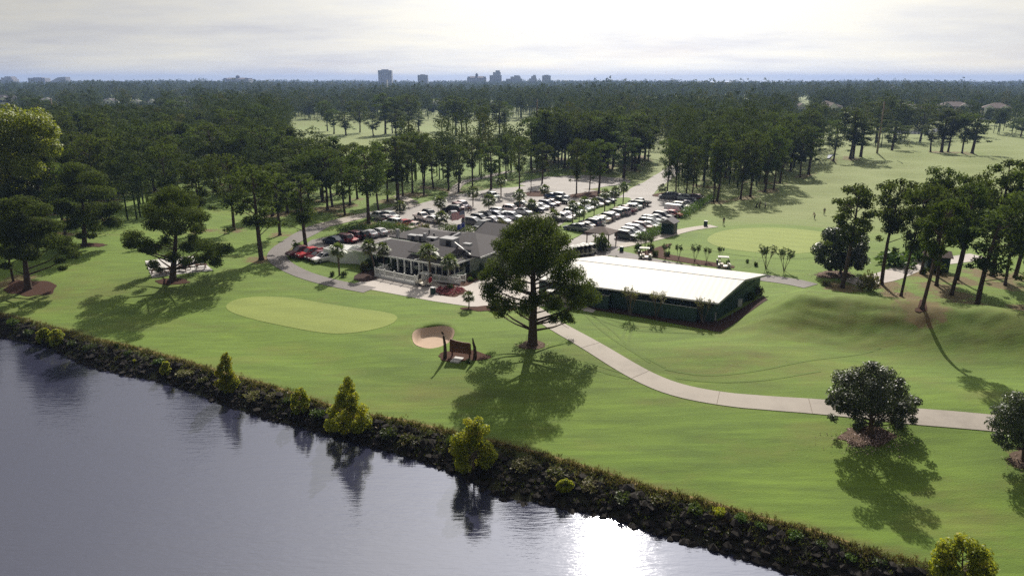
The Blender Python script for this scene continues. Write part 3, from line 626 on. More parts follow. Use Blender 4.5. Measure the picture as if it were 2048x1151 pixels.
for poly, lab, grp, area, cnt in WOODS:
    k = tries = 0; mine = []
    while k < cnt and tries < 20000:
        tries += 1
        px = R.uniform(min(p[0] for p in poly), max(p[0] for p in poly)); py = R.uniform(min(p[1] for p in poly), max(p[1] for p in poly))
        if not inpoly(px, py, poly): continue
        x, y = atz(px, py, 0)
        # even spread on the ground: thin out rows that lie close in metres
        if any((x-a)**2+(y-b2)**2 < 4.6**2 for a, b2 in NEARXY): continue
        NEARXY.append((x, y)); k += 1
        hgt = R.uniform(15, 20.5); place_tree(PINES[R.randrange(8)] if R.random() < .85 else CONE[R.randrange(2)], x, y, hgt, R.uniform(.95, 1.3), 'pine_tree', lab, grp, cat='pine tree')
NIND = len(TREES)
OPEN = [[(640,292),(630,262),(690,250),(860,246),(1110,246),(1110,285),(1060,292)], [(1640,345),(1636,292),(1660,262),(1780,256),(2300,256),(2300,420),(1900,420)],[(1290,320),(1290,282),(1420,278),(1420,300)],[(385,262),(385,246),(450,246),(450,262)],
        [(1030,262),(1030,250),(1110,250),(1110,262)], [(400,400),(400,310),(455,310),(455,400)]]
houses = []
def far_mass():
    rng = np.random.default_rng(5); pts = []
    def dens(d): return 85 if d < 700 else (110 if d < 1000 else (160 if d < 1600 else 400))
    for d0, d1 in ((150,320),(320,500),(500,700),(700,900),(900,1250),(1250,1600),(1600,2400),(2400,3600)):
        A = .5*(d1*d1-d0*d0)*1.62; n = int(A/dens((d0+d1)/2))
        r = np.sqrt(rng.uniform(d0*d0, d1*d1, n)); a = rng.uniform(-.81, .81, n)
        pts.append(np.stack([r*np.sin(a), r*np.cos(a)], 1))
    pts = np.vstack(pts); keep = []
    near = np.array(NEARXY); dense = []
    for poly, lab, grp, area, cnt in WOODS:
        wv = np.array([atz(a, b2, 0) for a, b2 in poly]); lo, hi = wv.min(0), wv.max(0)
        n = int((hi[0]-lo[0])*(hi[1]-lo[1])/area*1.0)
        for x, y in np.stack([rng.uniform(lo[0], hi[0], n), rng.uniform(lo[1], hi[1], n)], 1):
            if y > 620: continue
            px, py = proj(x, y, 0)
            if not inpoly(px, py, poly) or inpoly(px, py, OPEN[5]) : continue
            if np.min((near[:,0]-x)**2+(near[:,1]-y)**2) < 9: continue
            dense.append((x, y))
    for x, y in pts:
        px, py = proj(x, y, 0)
        if py > 292:
            # off-frame sides of the near woods only
            if -60 < px < 2110: continue
            if px > 2048: continue
        elif py > 240 and -200 < px < 2300:
            if any(inpoly(px, py, o) for o in OPEN): continue
            if px > 1640 and py > 246: continue
            if 585 < px < 1110: continue
            if px <= 585 or px >= 1110: continue
            if near.size and np.min((near[:,0]-x)**2+(near[:,1]-y)**2) < 16: continue
        if y > 420 and math.sin(x*.013+1.7*math.sin(y*.006))+math.sin(y*.017+1.3*math.sin(x*.008)) > .75: continue
        if any((x-a)**2+(y-b2)**2 < q*q for a, b2, q in houses): continue
        keep.append((x, y))
    K = np.array(keep+dense); print('dense', len(dense)); d = np.hypot(K[:,0], K[:,1]); V = []; T = []
    for lo, hi, nl, L, W in ((0,230,900,.62,.28),(230,420,560,.8,.4),(420,800,210,1.3,.7),(800,1600,60,2.4,1.3),(1600,9999,20,5.5,2.6)):
        m_ = (d >= lo) & (d < hi); S = K[m_]; n = len(S)
        if not n: continue
        hg = rng.uniform(12.5, 22.5, n)+np.where(rng.random(n) < .1, 3.5, 0)+(rng.normal(size=n)*2.2 if lo > 700 else 0)+2.8*np.sin(S[:,0]*.021+2*np.sin(S[:,1]*.013))+(4.0*np.sin(S[:,0]*.0047+1.5*np.sin(S[:,1]*.003))+np.where(rng.random(n) < .07, 5, 0) if lo > 700 else 0); cr = rng.uniform(3.4, 6.2, n)*(1 if lo < 1600 else 1.9)
        k = 7
        for a, b2, q in houses:
            if b2 > 2000: continue
            mm = (np.abs(S[:,0]-a*S[:,1]/b2) < q*(.6 if b2 < 640 else .95)) & (S[:,1] > b2-(330 if b2 < 640 else 520)) & (S[:,1] < b2); zb = 10 if b2 < 640 else 3.5; hm = zb+(30-zb)*(b2-S[:,1])/b2; hg = np.where(mm, np.minimum(hg, np.maximum(3.5, hm)), hg); cr = np.where(mm, np.minimum(cr, hg*.22), cr)
        C = np.repeat(np.stack([S[:,0], S[:,1], hg], 1), k, 0); cc = np.repeat(cr, k); hh = np.repeat(hg, k)
        lev = np.tile(np.array([0,.12,.25,.4,.55,.72,.92]), n); dz = np.clip(lev+rng.normal(size=n*k)*.05, 0, .97); C[:,2] = hh*(.50+.44*dz)-.25*cc; rr = cc*np.sqrt(np.clip(1-((dz-.22)/.85)**2, .03, 1))*.62
        an = np.tile(np.arange(k)*2.4, n)+np.repeat(rng.random(n)*6.28, k)+rng.normal(size=n*k)*.3; C[:,0] += np.cos(an)*rr; C[:,1] += np.sin(an)*rr
        v, t = leaves(rng, C, cc*(.60-.18*dz), np.full(n*k, max(4, nl//k)), L, W, .7, ori=1.4, shell=.22); V.append(v)
        hue = np.repeat(np.repeat(np.where(rng.random(n) < .10, .8, rng.random(n)*.55), k), max(4, nl//k)); T.append(np.clip(hue+.25*t, 0, 1))
        # stems
        if lo < 800:
            w = .22; s4 = [np.stack([S[:,0]+dx, S[:,1], zz], 1) for dx, zz in ((-w,np.zeros(n)),(w,np.zeros(n)),(w*.5,hg*.8),(-w*.5,hg*.8))]
            V.append(np.stack(s4, 1).reshape(-1,3)); T.append(np.full(n, .0))
            s4 = [np.stack([S[:,0], S[:,1]+dx, zz], 1) for dx, zz in ((-w,np.zeros(n)),(w,np.zeros(n)),(w*.5,hg*.8),(-w*.5,hg*.8))]
            V.append(np.stack(s4, 1).reshape(-1,3)); T.append(np.full(n, .0))
    V = np.vstack(V); T = np.concatenate(T)
    print('far trees', len(K), 'quads', len(V)//4, 'individual', NIND)
    o = add('distant_forest', quads_mesh('distant_forest', V, T, M['farpine']))
    tag(o, 'continuous dark forest of pines reaching to the horizon', 'forest', kind='stuff')

# ------------------------------------------------------------------ ground
def graded(segs):
    out = [segs[0][0]]
    for a, b2, st in segs:
        n = max(1, int(round((b2-a)/st))); out += list(a+(b2-a)*(np.arange(n)+1)/n)
    return np.array(out)
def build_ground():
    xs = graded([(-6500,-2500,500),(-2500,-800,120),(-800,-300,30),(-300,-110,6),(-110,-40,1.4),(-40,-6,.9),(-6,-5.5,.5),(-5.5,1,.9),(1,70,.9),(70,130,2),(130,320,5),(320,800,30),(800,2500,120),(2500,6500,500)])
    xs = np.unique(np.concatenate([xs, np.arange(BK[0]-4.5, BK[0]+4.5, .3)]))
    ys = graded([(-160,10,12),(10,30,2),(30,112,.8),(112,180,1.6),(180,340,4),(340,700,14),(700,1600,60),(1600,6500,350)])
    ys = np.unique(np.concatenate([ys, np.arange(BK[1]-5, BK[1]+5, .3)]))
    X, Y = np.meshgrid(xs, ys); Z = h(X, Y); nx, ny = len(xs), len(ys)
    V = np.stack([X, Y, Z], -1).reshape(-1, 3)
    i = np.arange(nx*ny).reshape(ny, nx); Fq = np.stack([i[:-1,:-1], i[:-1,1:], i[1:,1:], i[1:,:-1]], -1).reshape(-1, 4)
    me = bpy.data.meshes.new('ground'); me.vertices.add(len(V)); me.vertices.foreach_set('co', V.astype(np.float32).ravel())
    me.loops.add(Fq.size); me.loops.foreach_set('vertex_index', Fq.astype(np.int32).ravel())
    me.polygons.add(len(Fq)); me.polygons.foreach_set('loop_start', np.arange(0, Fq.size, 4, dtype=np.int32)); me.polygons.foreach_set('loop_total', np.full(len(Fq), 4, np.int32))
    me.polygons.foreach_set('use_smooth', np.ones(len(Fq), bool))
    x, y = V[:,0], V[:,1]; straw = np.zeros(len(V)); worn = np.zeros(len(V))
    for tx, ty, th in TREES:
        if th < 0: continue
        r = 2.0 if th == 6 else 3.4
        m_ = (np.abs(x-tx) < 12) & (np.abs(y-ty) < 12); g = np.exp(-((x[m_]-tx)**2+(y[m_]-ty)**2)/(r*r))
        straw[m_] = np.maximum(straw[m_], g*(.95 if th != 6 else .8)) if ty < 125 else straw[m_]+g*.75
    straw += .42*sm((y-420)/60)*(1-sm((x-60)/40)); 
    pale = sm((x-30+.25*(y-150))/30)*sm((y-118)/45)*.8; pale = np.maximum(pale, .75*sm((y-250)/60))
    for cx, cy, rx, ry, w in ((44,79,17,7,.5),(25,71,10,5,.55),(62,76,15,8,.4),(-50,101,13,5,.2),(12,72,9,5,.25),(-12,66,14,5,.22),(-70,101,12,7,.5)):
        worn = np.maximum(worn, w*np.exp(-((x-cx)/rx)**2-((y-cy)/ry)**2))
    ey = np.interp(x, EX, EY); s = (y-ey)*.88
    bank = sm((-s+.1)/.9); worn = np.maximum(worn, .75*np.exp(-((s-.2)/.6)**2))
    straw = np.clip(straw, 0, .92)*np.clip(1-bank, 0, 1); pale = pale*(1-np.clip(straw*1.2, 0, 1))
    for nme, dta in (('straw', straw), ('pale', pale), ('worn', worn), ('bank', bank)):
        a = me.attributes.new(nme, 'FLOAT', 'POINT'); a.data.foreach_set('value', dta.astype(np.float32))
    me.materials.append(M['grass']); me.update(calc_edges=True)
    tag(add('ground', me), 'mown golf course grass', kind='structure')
def structure(name, me): return tag(add(name, me), kind='structure')
def chaikin(p, n=2, closed=True):
    p = [np.array(q, float) for q in p]
    for _ in range(n):
        o = []
        k = len(p)
        for i in range(k if closed else k-1):
            a, b2 = p[i], p[(i+1) % k]; o += [a*.75+b2*.25, a*.25+b2*.75]
        p = o if closed else [p[0]]+o+[p[-1]]
    return p
def densify(p, st):
    o = []
    for i in range(len(p)):
        a, b2 = np.array(p[i], float), np.array(p[(i+1) % len(p)], float); k = max(1, int(np.linalg.norm(b2-a)/st))
        o += [a+(b2-a)*j/k for j in range(k)]
    return o
def sheet(name, poly, mat, off, step=1.2, smooth=2, skirt=.0, px=True):
    w = [G(*p) for p in poly] if px else poly
    if smooth: w = chaikin(w, smooth)
    w = densify(w, step); W2 = [tuple(p) for p in w]
    xs = [p[0] for p in W2]; ys = [p[1] for p in W2]; pts = [Vector(p) for p in W2]; n = len(pts)
    for a in np.arange(min(xs), max(xs), step):
        for b2 in np.arange(min(ys), max(ys), step):
            if inpoly(a, b2, W2): pts.append(Vector((a+.01*math.sin(b2*9), b2+.01*math.sin(a*7))))
    v, e, f, *_r = delaunay_2d_cdt(pts, [(i, (i+1) % n) for i in range(n)], [], 1, 1e-4)
    mb = MB(); hh = h(np.array([q.x for q in v]), np.array([q.y for q in v])); mb.raw([(q.x, q.y, z+off) for q, z in zip(v, hh)], f)
    # Delaunay 'inside' winds counter-clockwise; add a skirt down to the ground
    if skirt:
        k = len(W2)
        for i in range(k):
            a, b2 = W2[i], W2[(i+1) % k]; za, zb = hz(*a)+off, hz(*b2)+off
            mb.raw([(a[0],a[1],za),(b2[0],b2[1],zb),(b2[0],b2[1],zb-skirt),(a[0],a[1],za-skirt)], [(0,1,2,3)])
    return structure(name, mb.mesh(name, mat, True))
def ribbon(name, pts, width, mat, off, px=True, skirt=.09, st=.8, nx=4):
    w = [np.array(G(*p)) for p in pts] if px else [np.array(p, float) for p in pts]
    w = chaikin(w, 3, False); d = [0]
    for a, b2 in zip(w, w[1:]): d.append(d[-1]+np.linalg.norm(b2-a))
    k = max(3, int(d[-1]/st)); t = np.linspace(0, d[-1], k); C = np.stack([np.interp(t, d, [p[i] for p in w]) for i in (0, 1)], 1)
    T = np.gradient(C, axis=0); T = unit(T); Nn = np.stack([-T[:,1], T[:,0]], 1); mb = MB(); vs = []
    wd = width if np.isscalar(width) else np.interp(t/t[-1], np.linspace(0,1,len(width)), width)
    wd = np.broadcast_to(wd, (k,))
    off_ = [(-.5,-skirt)]+[(-.5+q/nx, 0) for q in range(nx+1)]+[(.5,-skirt)]; m_ = len(off_)
    for o, dz in off_:
        p = C+Nn*(wd*o)[:,None]; vs.append(np.column_stack([p, h(p[:,0], p[:,1])+off+dz]))
    vs = np.stack(vs, 1).reshape(-1, 3); mb.raw(vs, [(i*m_+j, i*m_+j+1, (i+1)*m_+j+1, (i+1)*m_+j)[::-1] for i in range(k-1) for j in range(m_-1)])
    me = mb.mesh(name, mat, False); return structure(name, me)

structure('pond_water', quads_mesh('pond_water', np.array([(-460,-150,ZW),(300,-150,ZW),(300,260,ZW),(-460,260,ZW)], float), [0], M['water']))
structure('sea', quads_mesh('sea', np.array([(-9500,3900,.6),(9500,3900,.6),(9500,9300,.6),(-9500,9300,.6)], float), [0], M['sea']))
ribbon('cart_path', [(1040,604),(1075,625),(1105,648),(1180,689),(1240,727),(1300,760),(1360,782),(1440,797),(1540,806),(1640,813),(1740,822),(1850,834),(1975,845),(2120,856)], 2.65, M['path'], .05)
def joints(pts, width, off, gap):
    w = chaikin([np.array(G(*p)) for p in pts], 3, False); acc = 0; mb = MB()
    for a, b2 in zip(w, w[1:]):
        L = np.linalg.norm(b2-a); acc += L
        if acc > gap:
            acc = 0; d = (b2-a)/L; n = np.array([-d[1], d[0]])*width/2; e = d*.03; q = [b2-n-e, b2+n-e, b2+n+e, b2-n+e]; q2 = []
            mb.raw([(p[0]+(r[0]-p[0])*t, p[1]+(r[1]-p[1])*t, hz(p[0]+(r[0]-p[0])*t, p[1]+(r[1]-p[1])*t)+off) for p, r in ((q[0], q[1]), (q[3], q[2])) for t in (0,.25,.5,.75,1)], [(i, i+1, i+6, i+5) for i in range(4)])
    return structure('path_joints', mb.mesh('path_joints', M['joint']))
joints([(1040,604),(1075,625),(1105,648),(1180,689),(1240,727),(1300,760),(1360,782),(1440,797),(1540,806),(1640,813),(1740,822),(1850,834),(1975,845),(2120,856)], 2.55, .062, 8.5)
ribbon('asphalt_path', [(640,452),(590,478),(556,500),(552,520),(590,543),(640,560),(690,571),(740,580)], [4.5,4.5,3.6,3.4,3.2,3.0,3.0,3.0], M['darkpath'], .05)
ribbon('entrance_road', [(1262,404),(1290,376),(1318,360),(1338,346),(1352,336),(1358,326)], [9,7.5,6.5,6.2,6,6], M['asphalt'], .06)
ribbon('barn_road', [(1190,500),(1235,507),(1300,521),(1400,539),(1500,552),(1580,562),(1622,572)], [5,4,3.2,3.2,3.4,4,4], M['darkpath'], .05)
ribbon('right_path', [(1700,566),(1745,560),(1785,550),(1815,538),(1850,526),(1900,521),(1960,512)], 4.0, M['apron'], .05)
ribbon('kiosk_path', [(1235,493),(1290,482),(1330,472),(1366,461),(1400,455),(1428,452)], 2.6, M['path'], .07)
ribbon('far_path', [(905,392),(912,374),(925,364),(960,356),(990,349),(1025,342)], 2.8, M['path'], .05)
ribbon('left_lot_walk', [(797,392),(812,398),(826,405)], 3.0, M['path'], .08)
ribbon('back_lane', [(640,452),(690,440),(740,428),(790,418),(830,407)], 4.5, M['path'], .06)
sheet('apron', [(700,570),(752,553),(770,549),(850,560),(905,566),(942,567),(965,557),(985,548),(1040,548),(1085,575),(1100,596),(1130,600),(1195,617),(1185,625),(1120,612),(1070,612),(1040,613),(940,613),(865,602),(800,590),(730,577)], M['apron'], .045, 1.0, 0, .08)
sheet('cart_yard', [(965,557),(990,520),(1060,500),(1120,470),(1190,478),(1232,488),(1240,496),(1215,512),(1180,520),(1085,575),(1040,548),(985,548)], M['asphalt'], .035, 1.2, 0)
sheet('car_park', [(735,440),(790,424),(835,408),(900,392),(960,381),(1025,374),(1100,371),(1165,378),(1235,390),(1262,394),(1300,388),(1345,391),(1420,398),(1425,404),(1370,428),(1325,452),(1285,480),(1235,492),(1190,480),(1120,472),(1060,502),(1000,512),(950,470),(880,462),(825,458),(790,452)], M['asphalt'], .04, 1.6, 1)
sheet('lower_car_park', [(592,503),(622,480),(690,466),(770,456),(840,455),(840,480),(760,490),(705,505),(650,522),(612,516)], M['darkpath'], .03, 1.2, 0)
sheet('back_parking_bay', [(1030,366),(1110,352),(1190,350),(1260,358),(1262,366),(1200,376),(1140,380),(1060,376)], M['asphalt'], .05, 1.5, 1)
sheet('palm_strip', [(1098,478),(1140,481),(1163,470),(1215,431),(1264,402),(1258,395),(1236,396),(1190,412),(1150,432),(1110,458)], M['collar'], .13, 1.2, 1, .14)
for nme, pl in (('straw_bed', [(1040,388),(1075,381),(1110,384),(1100,393),(1060,394)]), ('straw_bed', [(1125,392),(1190,381),(1240,385),(1200,394),(1150,397)]), ('straw_bed', [(1295,393),(1325,384),(1420,392),(1425,400),(1340,396)])):
    sheet(nme, pl, M['mulch'], .10, 1.2, 2, .08)
sheet('putting_green', [(449,612),(466,599),(515,592),(580,594),(640,605),(720,617),(780,625),(799,634),(782,650),(735,662),(680,668),(630,664),(560,650),(500,637),(460,624)], M['green'], .028, .8, 2)
sheet('practice_green', [(1412,478),(1430,465),(1470,457),(1540,455),(1610,459),(1670,468),(1700,482),(1680,496),(1620,506),(1560,508),(1500,504),(1450,497),(1420,488)], M['green'], .05, 1.4, 2)
sheet('practice_collar', [(1385,478),(1412,459),(1465,450),(1545,447),(1620,452),(1700,463),(1735,480),(1715,500),(1640,515),(1560,518),(1490,513),(1430,503),(1395,492)], M['collar'], .03, 1.4, 2)
sheet('picnic_slab', [(290,522),(388,512),(426,541),(304,556)], M['slab'], .07, 1.0, 0, .1)
for nme, c, rx, ry, mt in (('mulch_ring', (1067,690), 30, 9, 'leafmulch'), ('mulch_ring', (1735,872), 58, 22, 'leafmulch'), ('mulch_ring', (2052,918), 40, 20, 'leafmulch'), ('mulch_ring', (925,712), 52, 13, 'mulch'), ('mulch_ring', (345,563), 34, 7, 'mulch'), ('mulch_ring', (1842,619), 14, 5, 'mulch'), ('straw_bed', (60,575), 60, 17, 'mulch'), ('straw_bed', (185,490), 30, 4.5, 'mulch'), ('flower_bed', (900,583), 34, 12, 'mulch'), ('flower_bed', (1668,549), 40, 8, 'leafmulch'), ('straw_bed', (985,617), 62, 6, 'mulch')):
    q = random.Random(int(c[0])); sheet(nme, [(c[0]+rx*math.cos(k*.2618)*q.uniform(.72,1.12), c[1]+ry*math.sin(k*.2618)*q.uniform(.72,1.12)) for k in range(24)], M[mt], .05, .5, 1, .03)
sheet('mulch_bed', [(1290,503),(1340,486),(1346,489),(1318,505),(1420,524),(1470,531),(1468,538),(1400,530),(1330,519),(1262,506)], M['mulch'], .06, .8, 1)
sheet('bark_bed', [(1150,603),(1185,600),(1300,622),(1436,642),(1528,592),(1536,600),(1440,664),(1395,656),(1290,636),(1190,620)], M['barkbed'], .05, .8, 0)
sheet('clubhouse_bed', [(700,556),(735,538),(775,540),(760,556),(730,566)], M['barkbed'], .06, .8, 1)
sheet('clubhouse_bed', [(866,566),(925,574),(940,570),(975,548),(940,548),(900,560)], M['mulch'], .065, .8, 1)
# the sand bunker's floor
sx = [(BK[0]+2.6*math.cos(a)*(1+.06*math.sin(3*a)), BK[1]+3.3*math.sin(a)*(1+.05*math.sin(2*a+1))) for a in np.linspace(0, 2*PI, 36)[:-1]]
sheet('bunker_sand', sx, M['sand'], .045, .3, 0, px=False)
for pl in ([(1165,622),(1185,645),(1215,670),(1245,690),(1300,725)], [(1172,622),(1205,645),(1238,672),(1262,700),(1330,735)], [(1259,645),(1248,665),(1242,690)], [(1270,648),(1260,668),(1255,695)], [(1180,625),(1260,652),(1340,655),(1420,660)], [(1175,628),(1250,660),(1340,664),(1430,668)], [(1330,738),(1400,752),(1500,745),(1620,720),(1760,695)], [(1350,755),(1430,765),(1540,760),(1640,742)], [(1170,722),(1220,738),(1260,750)], [(1165,730),(1215,747),(1258,757)], [(1507,505),(1518,512),(1516,524),(1495,535)], [(1500,510),(1508,515),(1505,525),(1485,535)]):
    ribbon('tyre_track', pl, .32 if pl[0][1] > 600 else .4, M['track'], .022, skirt=.03, nx=1)
ribbon('bank_lip', [(a, b2-1) for a, b2 in edge_px[3:25]], .45, simple('dry_turf', (.30,.22,.10), .95, .3, 3, .1, col2=(.10,.085,.03)), .05, skirt=.12)
build_ground()

# ------------------------------------------------------------------ bank cover: riprap and weeds (beyond counting), shrubs one by one
def bank_point(t, f):
    x = -74+106*t; ey = np.interp(x, EX, EY); wy = min(np.interp(x, WX, WY), ey-1.5); y = ey+(wy-ey)*f
    return x, y, hz(x, y)
def riprap():
    rng = np.random.default_rng(3); mb = MB()
    ico = bmesh.new(); bmesh.ops.create_icosphere(ico, subdivisions=1, radius=1); iv = np.array([v.co[:] for v in ico.verts]); fi = [tuple(v.index for v in f.verts) for f in ico.faces]; ico.free()
    for _ in range(2600):
        t = rng.random(); f = .25+.85*rng.random(); x, y, z = bank_point(t, f); r = .16+.34*rng.random()**2
        v = iv*(r*(.6+.7*rng.random(3)))*(1+.25*rng.normal(size=(len(iv),1))); a = rng.random()*6.28
        c, s = math.cos(a), math.sin(a); v = np.column_stack([v[:,0]*c-v[:,1]*s, v[:,0]*s+v[:,1]*c, v[:,2]*.75]); mb.raw(v+[x, y, z+r*.1], fi)
    tag(mb.build('riprap', M['rock']), 'dark rubble stones armouring the pond bank', 'stones', kind='stuff')
    C = []; RR = []; TF = []
    for _ in range(3000):
        t = rng.random(); f = rng.random()**1.35*.98
        if t < .45 and rng.random() < .4: continue
        x, y, z = bank_point(t, f); C.append((x, y, z+.1)); RR.append(.10+.28*rng.random()); TF.append(.80-1.0*f+.25*rng.normal()+.2*math.sin(t*60))
    C = np.array(C); RR = np.array(RR); V, T = leaves(rng, C, RR, np.full(len(C), 20), .28, .07, .9, up=1.4)
    T = np.clip(.25*T+np.repeat(np.array(TF), 20), 0, .93); tag(add('bank_weeds', quads_mesh('bank_weeds', V, T, M['weeds'])), 'tangled weeds and grass on the pond bank', 'weeds', kind='stuff')
riprap()
bs = [(26,650,44,34,'hedge','bushy bright shrub at the left end of the bank'),(62,668,36,24,'shrub','dark shrub just right of the bright one at the left end of the bank'),(145,690,34,24,'shrub','dark shrub right of the yellow sapling'),(180,700,40,28,'shrub','broad dark shrub on the left bank below the pine shadow'),(235,695,12,20,'shrub','small upright dark shrub at the grass edge'),(256,712,20,28,'shrub','pointed dark shrub on the left bank'),(270,725,10,16,'young','pale little shrub beside the pointed dark shrub'),(320,725,40,22,'hedge','green shrub below the tip of the left pine shadow'),(372,752,50,30,'dryshrub','brownish shrub mass left of the pointed young tree'),(408,765,36,24,'weeds','tawny weedy shrub left of the pointed young tree'),(510,795,56,36,'dryshrub','olive-brown shrub right of the pointed young tree'),(545,800,44,34,'dryshrub','second olive-brown shrub right of the pointed young tree'),(575,805,28,24,'shrub','green shrub left of the waist-high sapling'),(640,832,44,36,'shrub','dark green shrub left of the largest bank tree'),(775,872,60,40,'shrub','dark shrub right of the largest bank tree'),(815,885,60,38,'weeds','brownish shrub between the two largest bank trees'),(905,890,36,40,'hedge','leafy shrub touching the orange-tinged tree'),(1050,935,70,40,'dryshrub','dull shrub right of the orange-tinged tree'),(1110,952,70,36,'weeds','tawny shrub in the middle of the dark bank'),(1180,975,60,36,'dryshrub','dull shrub above the bright fern-like sapling'),(1245,1000,60,40,'shrub','dark shrub above the sun glint'),(1320,1010,56,40,'weeds','weedy shrub near the glint, right side'),(1390,1022,56,40,'hedge','green shrub at the right bank edge, first of four'),(1440,1030,44,36,'young','yellow-green shrub at the right bank edge'),(1480,1040,44,36,'hedge','green shrub just right of the yellow-green one'),(1520,1055,40,30,'hedge','low green shrub at the right bank edge'),(1590,1075,50,32,'hedge','wide green shrub on the right bank'),(1640,1092,30,26,'shrub','dark shrub on the right bank'),(1700,1118,40,30,'hedge','leafy shrub low on the right bank'),(1760,1128,36,26,'shrub','small shrub near the bottom right young tree'),(1800,1135,30,24,'dryshrub','dry shrub beside the bottom right young tree')]
for (a, b2, w, hh, kd, lb) in bs: shrub(a, b2, w*.9, hh*.6, lb, kd, 'shrubs on the pond bank')
def grass_tufts():
    rng = np.random.default_rng(8); C = []
    for _ in range(1900):
        t = rng.random(); x = -74+106*t; y = np.interp(x, EX, EY)+rng.normal()*.35-.2; C.append((x, y, hz(x, y)+.08))
    C = np.array(C); V, T = leaves(rng, C, np.full(len(C), .26), np.full(len(C), 9), .34, .06, .8, up=2.0); tag(add('edge_grass', quads_mesh('edge_grass', V, np.clip(T+.35, 0, 1), M['weeds'])), 'long dry grass along the top of the bank', 'grass', kind='stuff')
    C = []
    for c0, c1, rx, ry, n in ((1735,880,70,26,620),(1668,549,44,7,420),(2052,925,40,24,160),(1067,690,30,9,90),(1790,585,40,20,160)):
        for _ in range(n):
            x, y = G(c0+rng.normal()*rx*.5, c1+rng.normal()*ry*.5); C.append((x, y, hz(x, y)+.10))
    C = np.array(C); V, T = leaves(rng, C, np.full(len(C), .03), np.full(len(C), 1), .13, .1, .3); tag(add('fallen_leaves', quads_mesh('fallen_leaves', V, T, M['litter'])), 'pale fallen leaves scattered on the grass', 'leaves', kind='stuff')
grass_tufts()

# ------------------------------------------------------------------ clubhouse
A0 = (-26.9, 113.0)
def loc(u, v): return A0[0]+u*UE[0]+v*UD[0], A0[1]+u*UE[1]+v*UD[1]
def hip(mb, u0, u1, v0, v1, z0, z1, axis='u', ins0=None, ins1=None, t=.22):
    """hip or gable roof with a thick eave; ins = how far the ridge ends stay inside (0 = gable)"""
    if axis == 'u':
        m_ = (v0+v1)/2; i0 = (v1-v0)/2 if ins0 is None else ins0; i1 = (v1-v0)/2 if ins1 is None else ins1; r0, r1 = (u0+i0, m_, z1), (u1-i1, m_, z1)
        c = [(u0,v0),(u1,v0),(u1,v1),(u0,v1)]; fs = [(0,1,9,8),(2,3,8,9),(1,2,9),(3,0,8)]
    else:
        m_ = (u0+u1)/2; i0 = (u1-u0)/2 if ins0 is None else ins0; i1 = (u1-u0)/2 if ins1 is None else ins1; r0, r1 = (m_, v0+i0, z1), (m_, v1-i1, z1)
        c = [(u0,v0),(u1,v0),(u1,v1),(u0,v1)]; fs = [(0,1,8),(1,2,9,8),(2,3,9),(3,0,8,9)]
    vs = [(a, b2, z0) for a, b2 in c]+[(a, b2, z0-t) for a, b2 in c]+[r0, r1]
    mb.raw(vs, fs+[(7,6,5,4)]+[(i, i+4, (i+1) % 4+4, (i+1) % 4) for i in range(4)])
club = thing('clubhouse', 'low pale-green clubhouse with grey shingle roofs and a white-columned porch', 'clubhouse', (A0[0], A0[1], 0), AE)
mb = MB()
mb.prism([(.7,.7),(8.4,.7),(8.4,2.6),(14.4,2.6),(14.4,.7),(19.6,.7),(19.6,9.4),(.7,9.4)], -.1, 2.36)
mb.prism([(-.6,9.46),(9.4,9.46),(9.4,19.4),(-.6,19.4)], -.1, 2.5); mb.prism([(9.46,9.46),(21.6,9.46),(21.6,18.4),(9.46,18.4)], -.1, 2.8); mb.prism([(12.5,18.46),(20.6,18.46),(20.6,27.4),(12.5,27.4)], -.1, 2.6)
mb.prism([(21.66,10),(24.6,10),(24.6,16.4),(21.66,16.4)], -.1, 2.5)
mb.build('wall', M['mint'], club)
mb = MB(); hip(mb, 0, 20.3, 0, 10, 2.62, 3.95, 'u', 4.2, 4.2); mb.build('front_roof', M['roof'], club)
mb = MB(); hip(mb, -1.2, 10, 10.8, 20, 2.76, 3.7, 'u', 3.0, 0.5); mb.build('rear_roof', M['roof'], club)
mb = MB(); hip(mb, 9.2, 22.3, 5.5, 19, 3.1, 5.15, 'u', 6.2, 5.5); mb.build('main_roof', M['roof'], club)
mb = MB(); hip(mb, 11.8, 21.4, 17.8, 28, 2.9, 4.7, 'u', 0.05, 3.4); mb.build('side_roof', M['roof'], club)
mb = MB(); hip(mb, 21.0, 25.3, 9.3, 17.1, 2.75, 3.5, 'v', 2.0, 2.0); mb.build('yard_roof', M['roof'], club)
mb = MB(); hip(mb, 11.2, 18.9, 1.2, 6.4, 3.55, 4.45, 'u', .02, .02, .12); mb.build('raised_roof', M['roof'], club)
mb = MB(); mb.prism([(11.6,1.6),(18.5,1.6),(18.5,6.0),(11.6,6.0)], 2.7, 3.42); mb.raw([(18.5,1.6,3.42),(18.5,6.0,3.42),(18.5,3.8,4.3)], [(0,1,2)]); mb.build('gable_wall', M['mint'], club)
mb = MB()
for a, b2 in (((-.04,-.03,2.50),(20.34,-.03,2.50)),((20.33,0,2.50),(20.33,10,2.50)),((-.03,0,2.50),(-.03,10,2.50)),((22.33,5.5,2.98),(22.33,19,2.98))): mb.bar(a, b2, .05, .26)
mb.bar((16.9,6.2,4.72),(20.3,5.7,3.25), .16, .05); mb.bar((13.5,-.06,2.7),(14.7,1.6,3.0), .16, .05)
mb.build('fascia', M['white'], club)
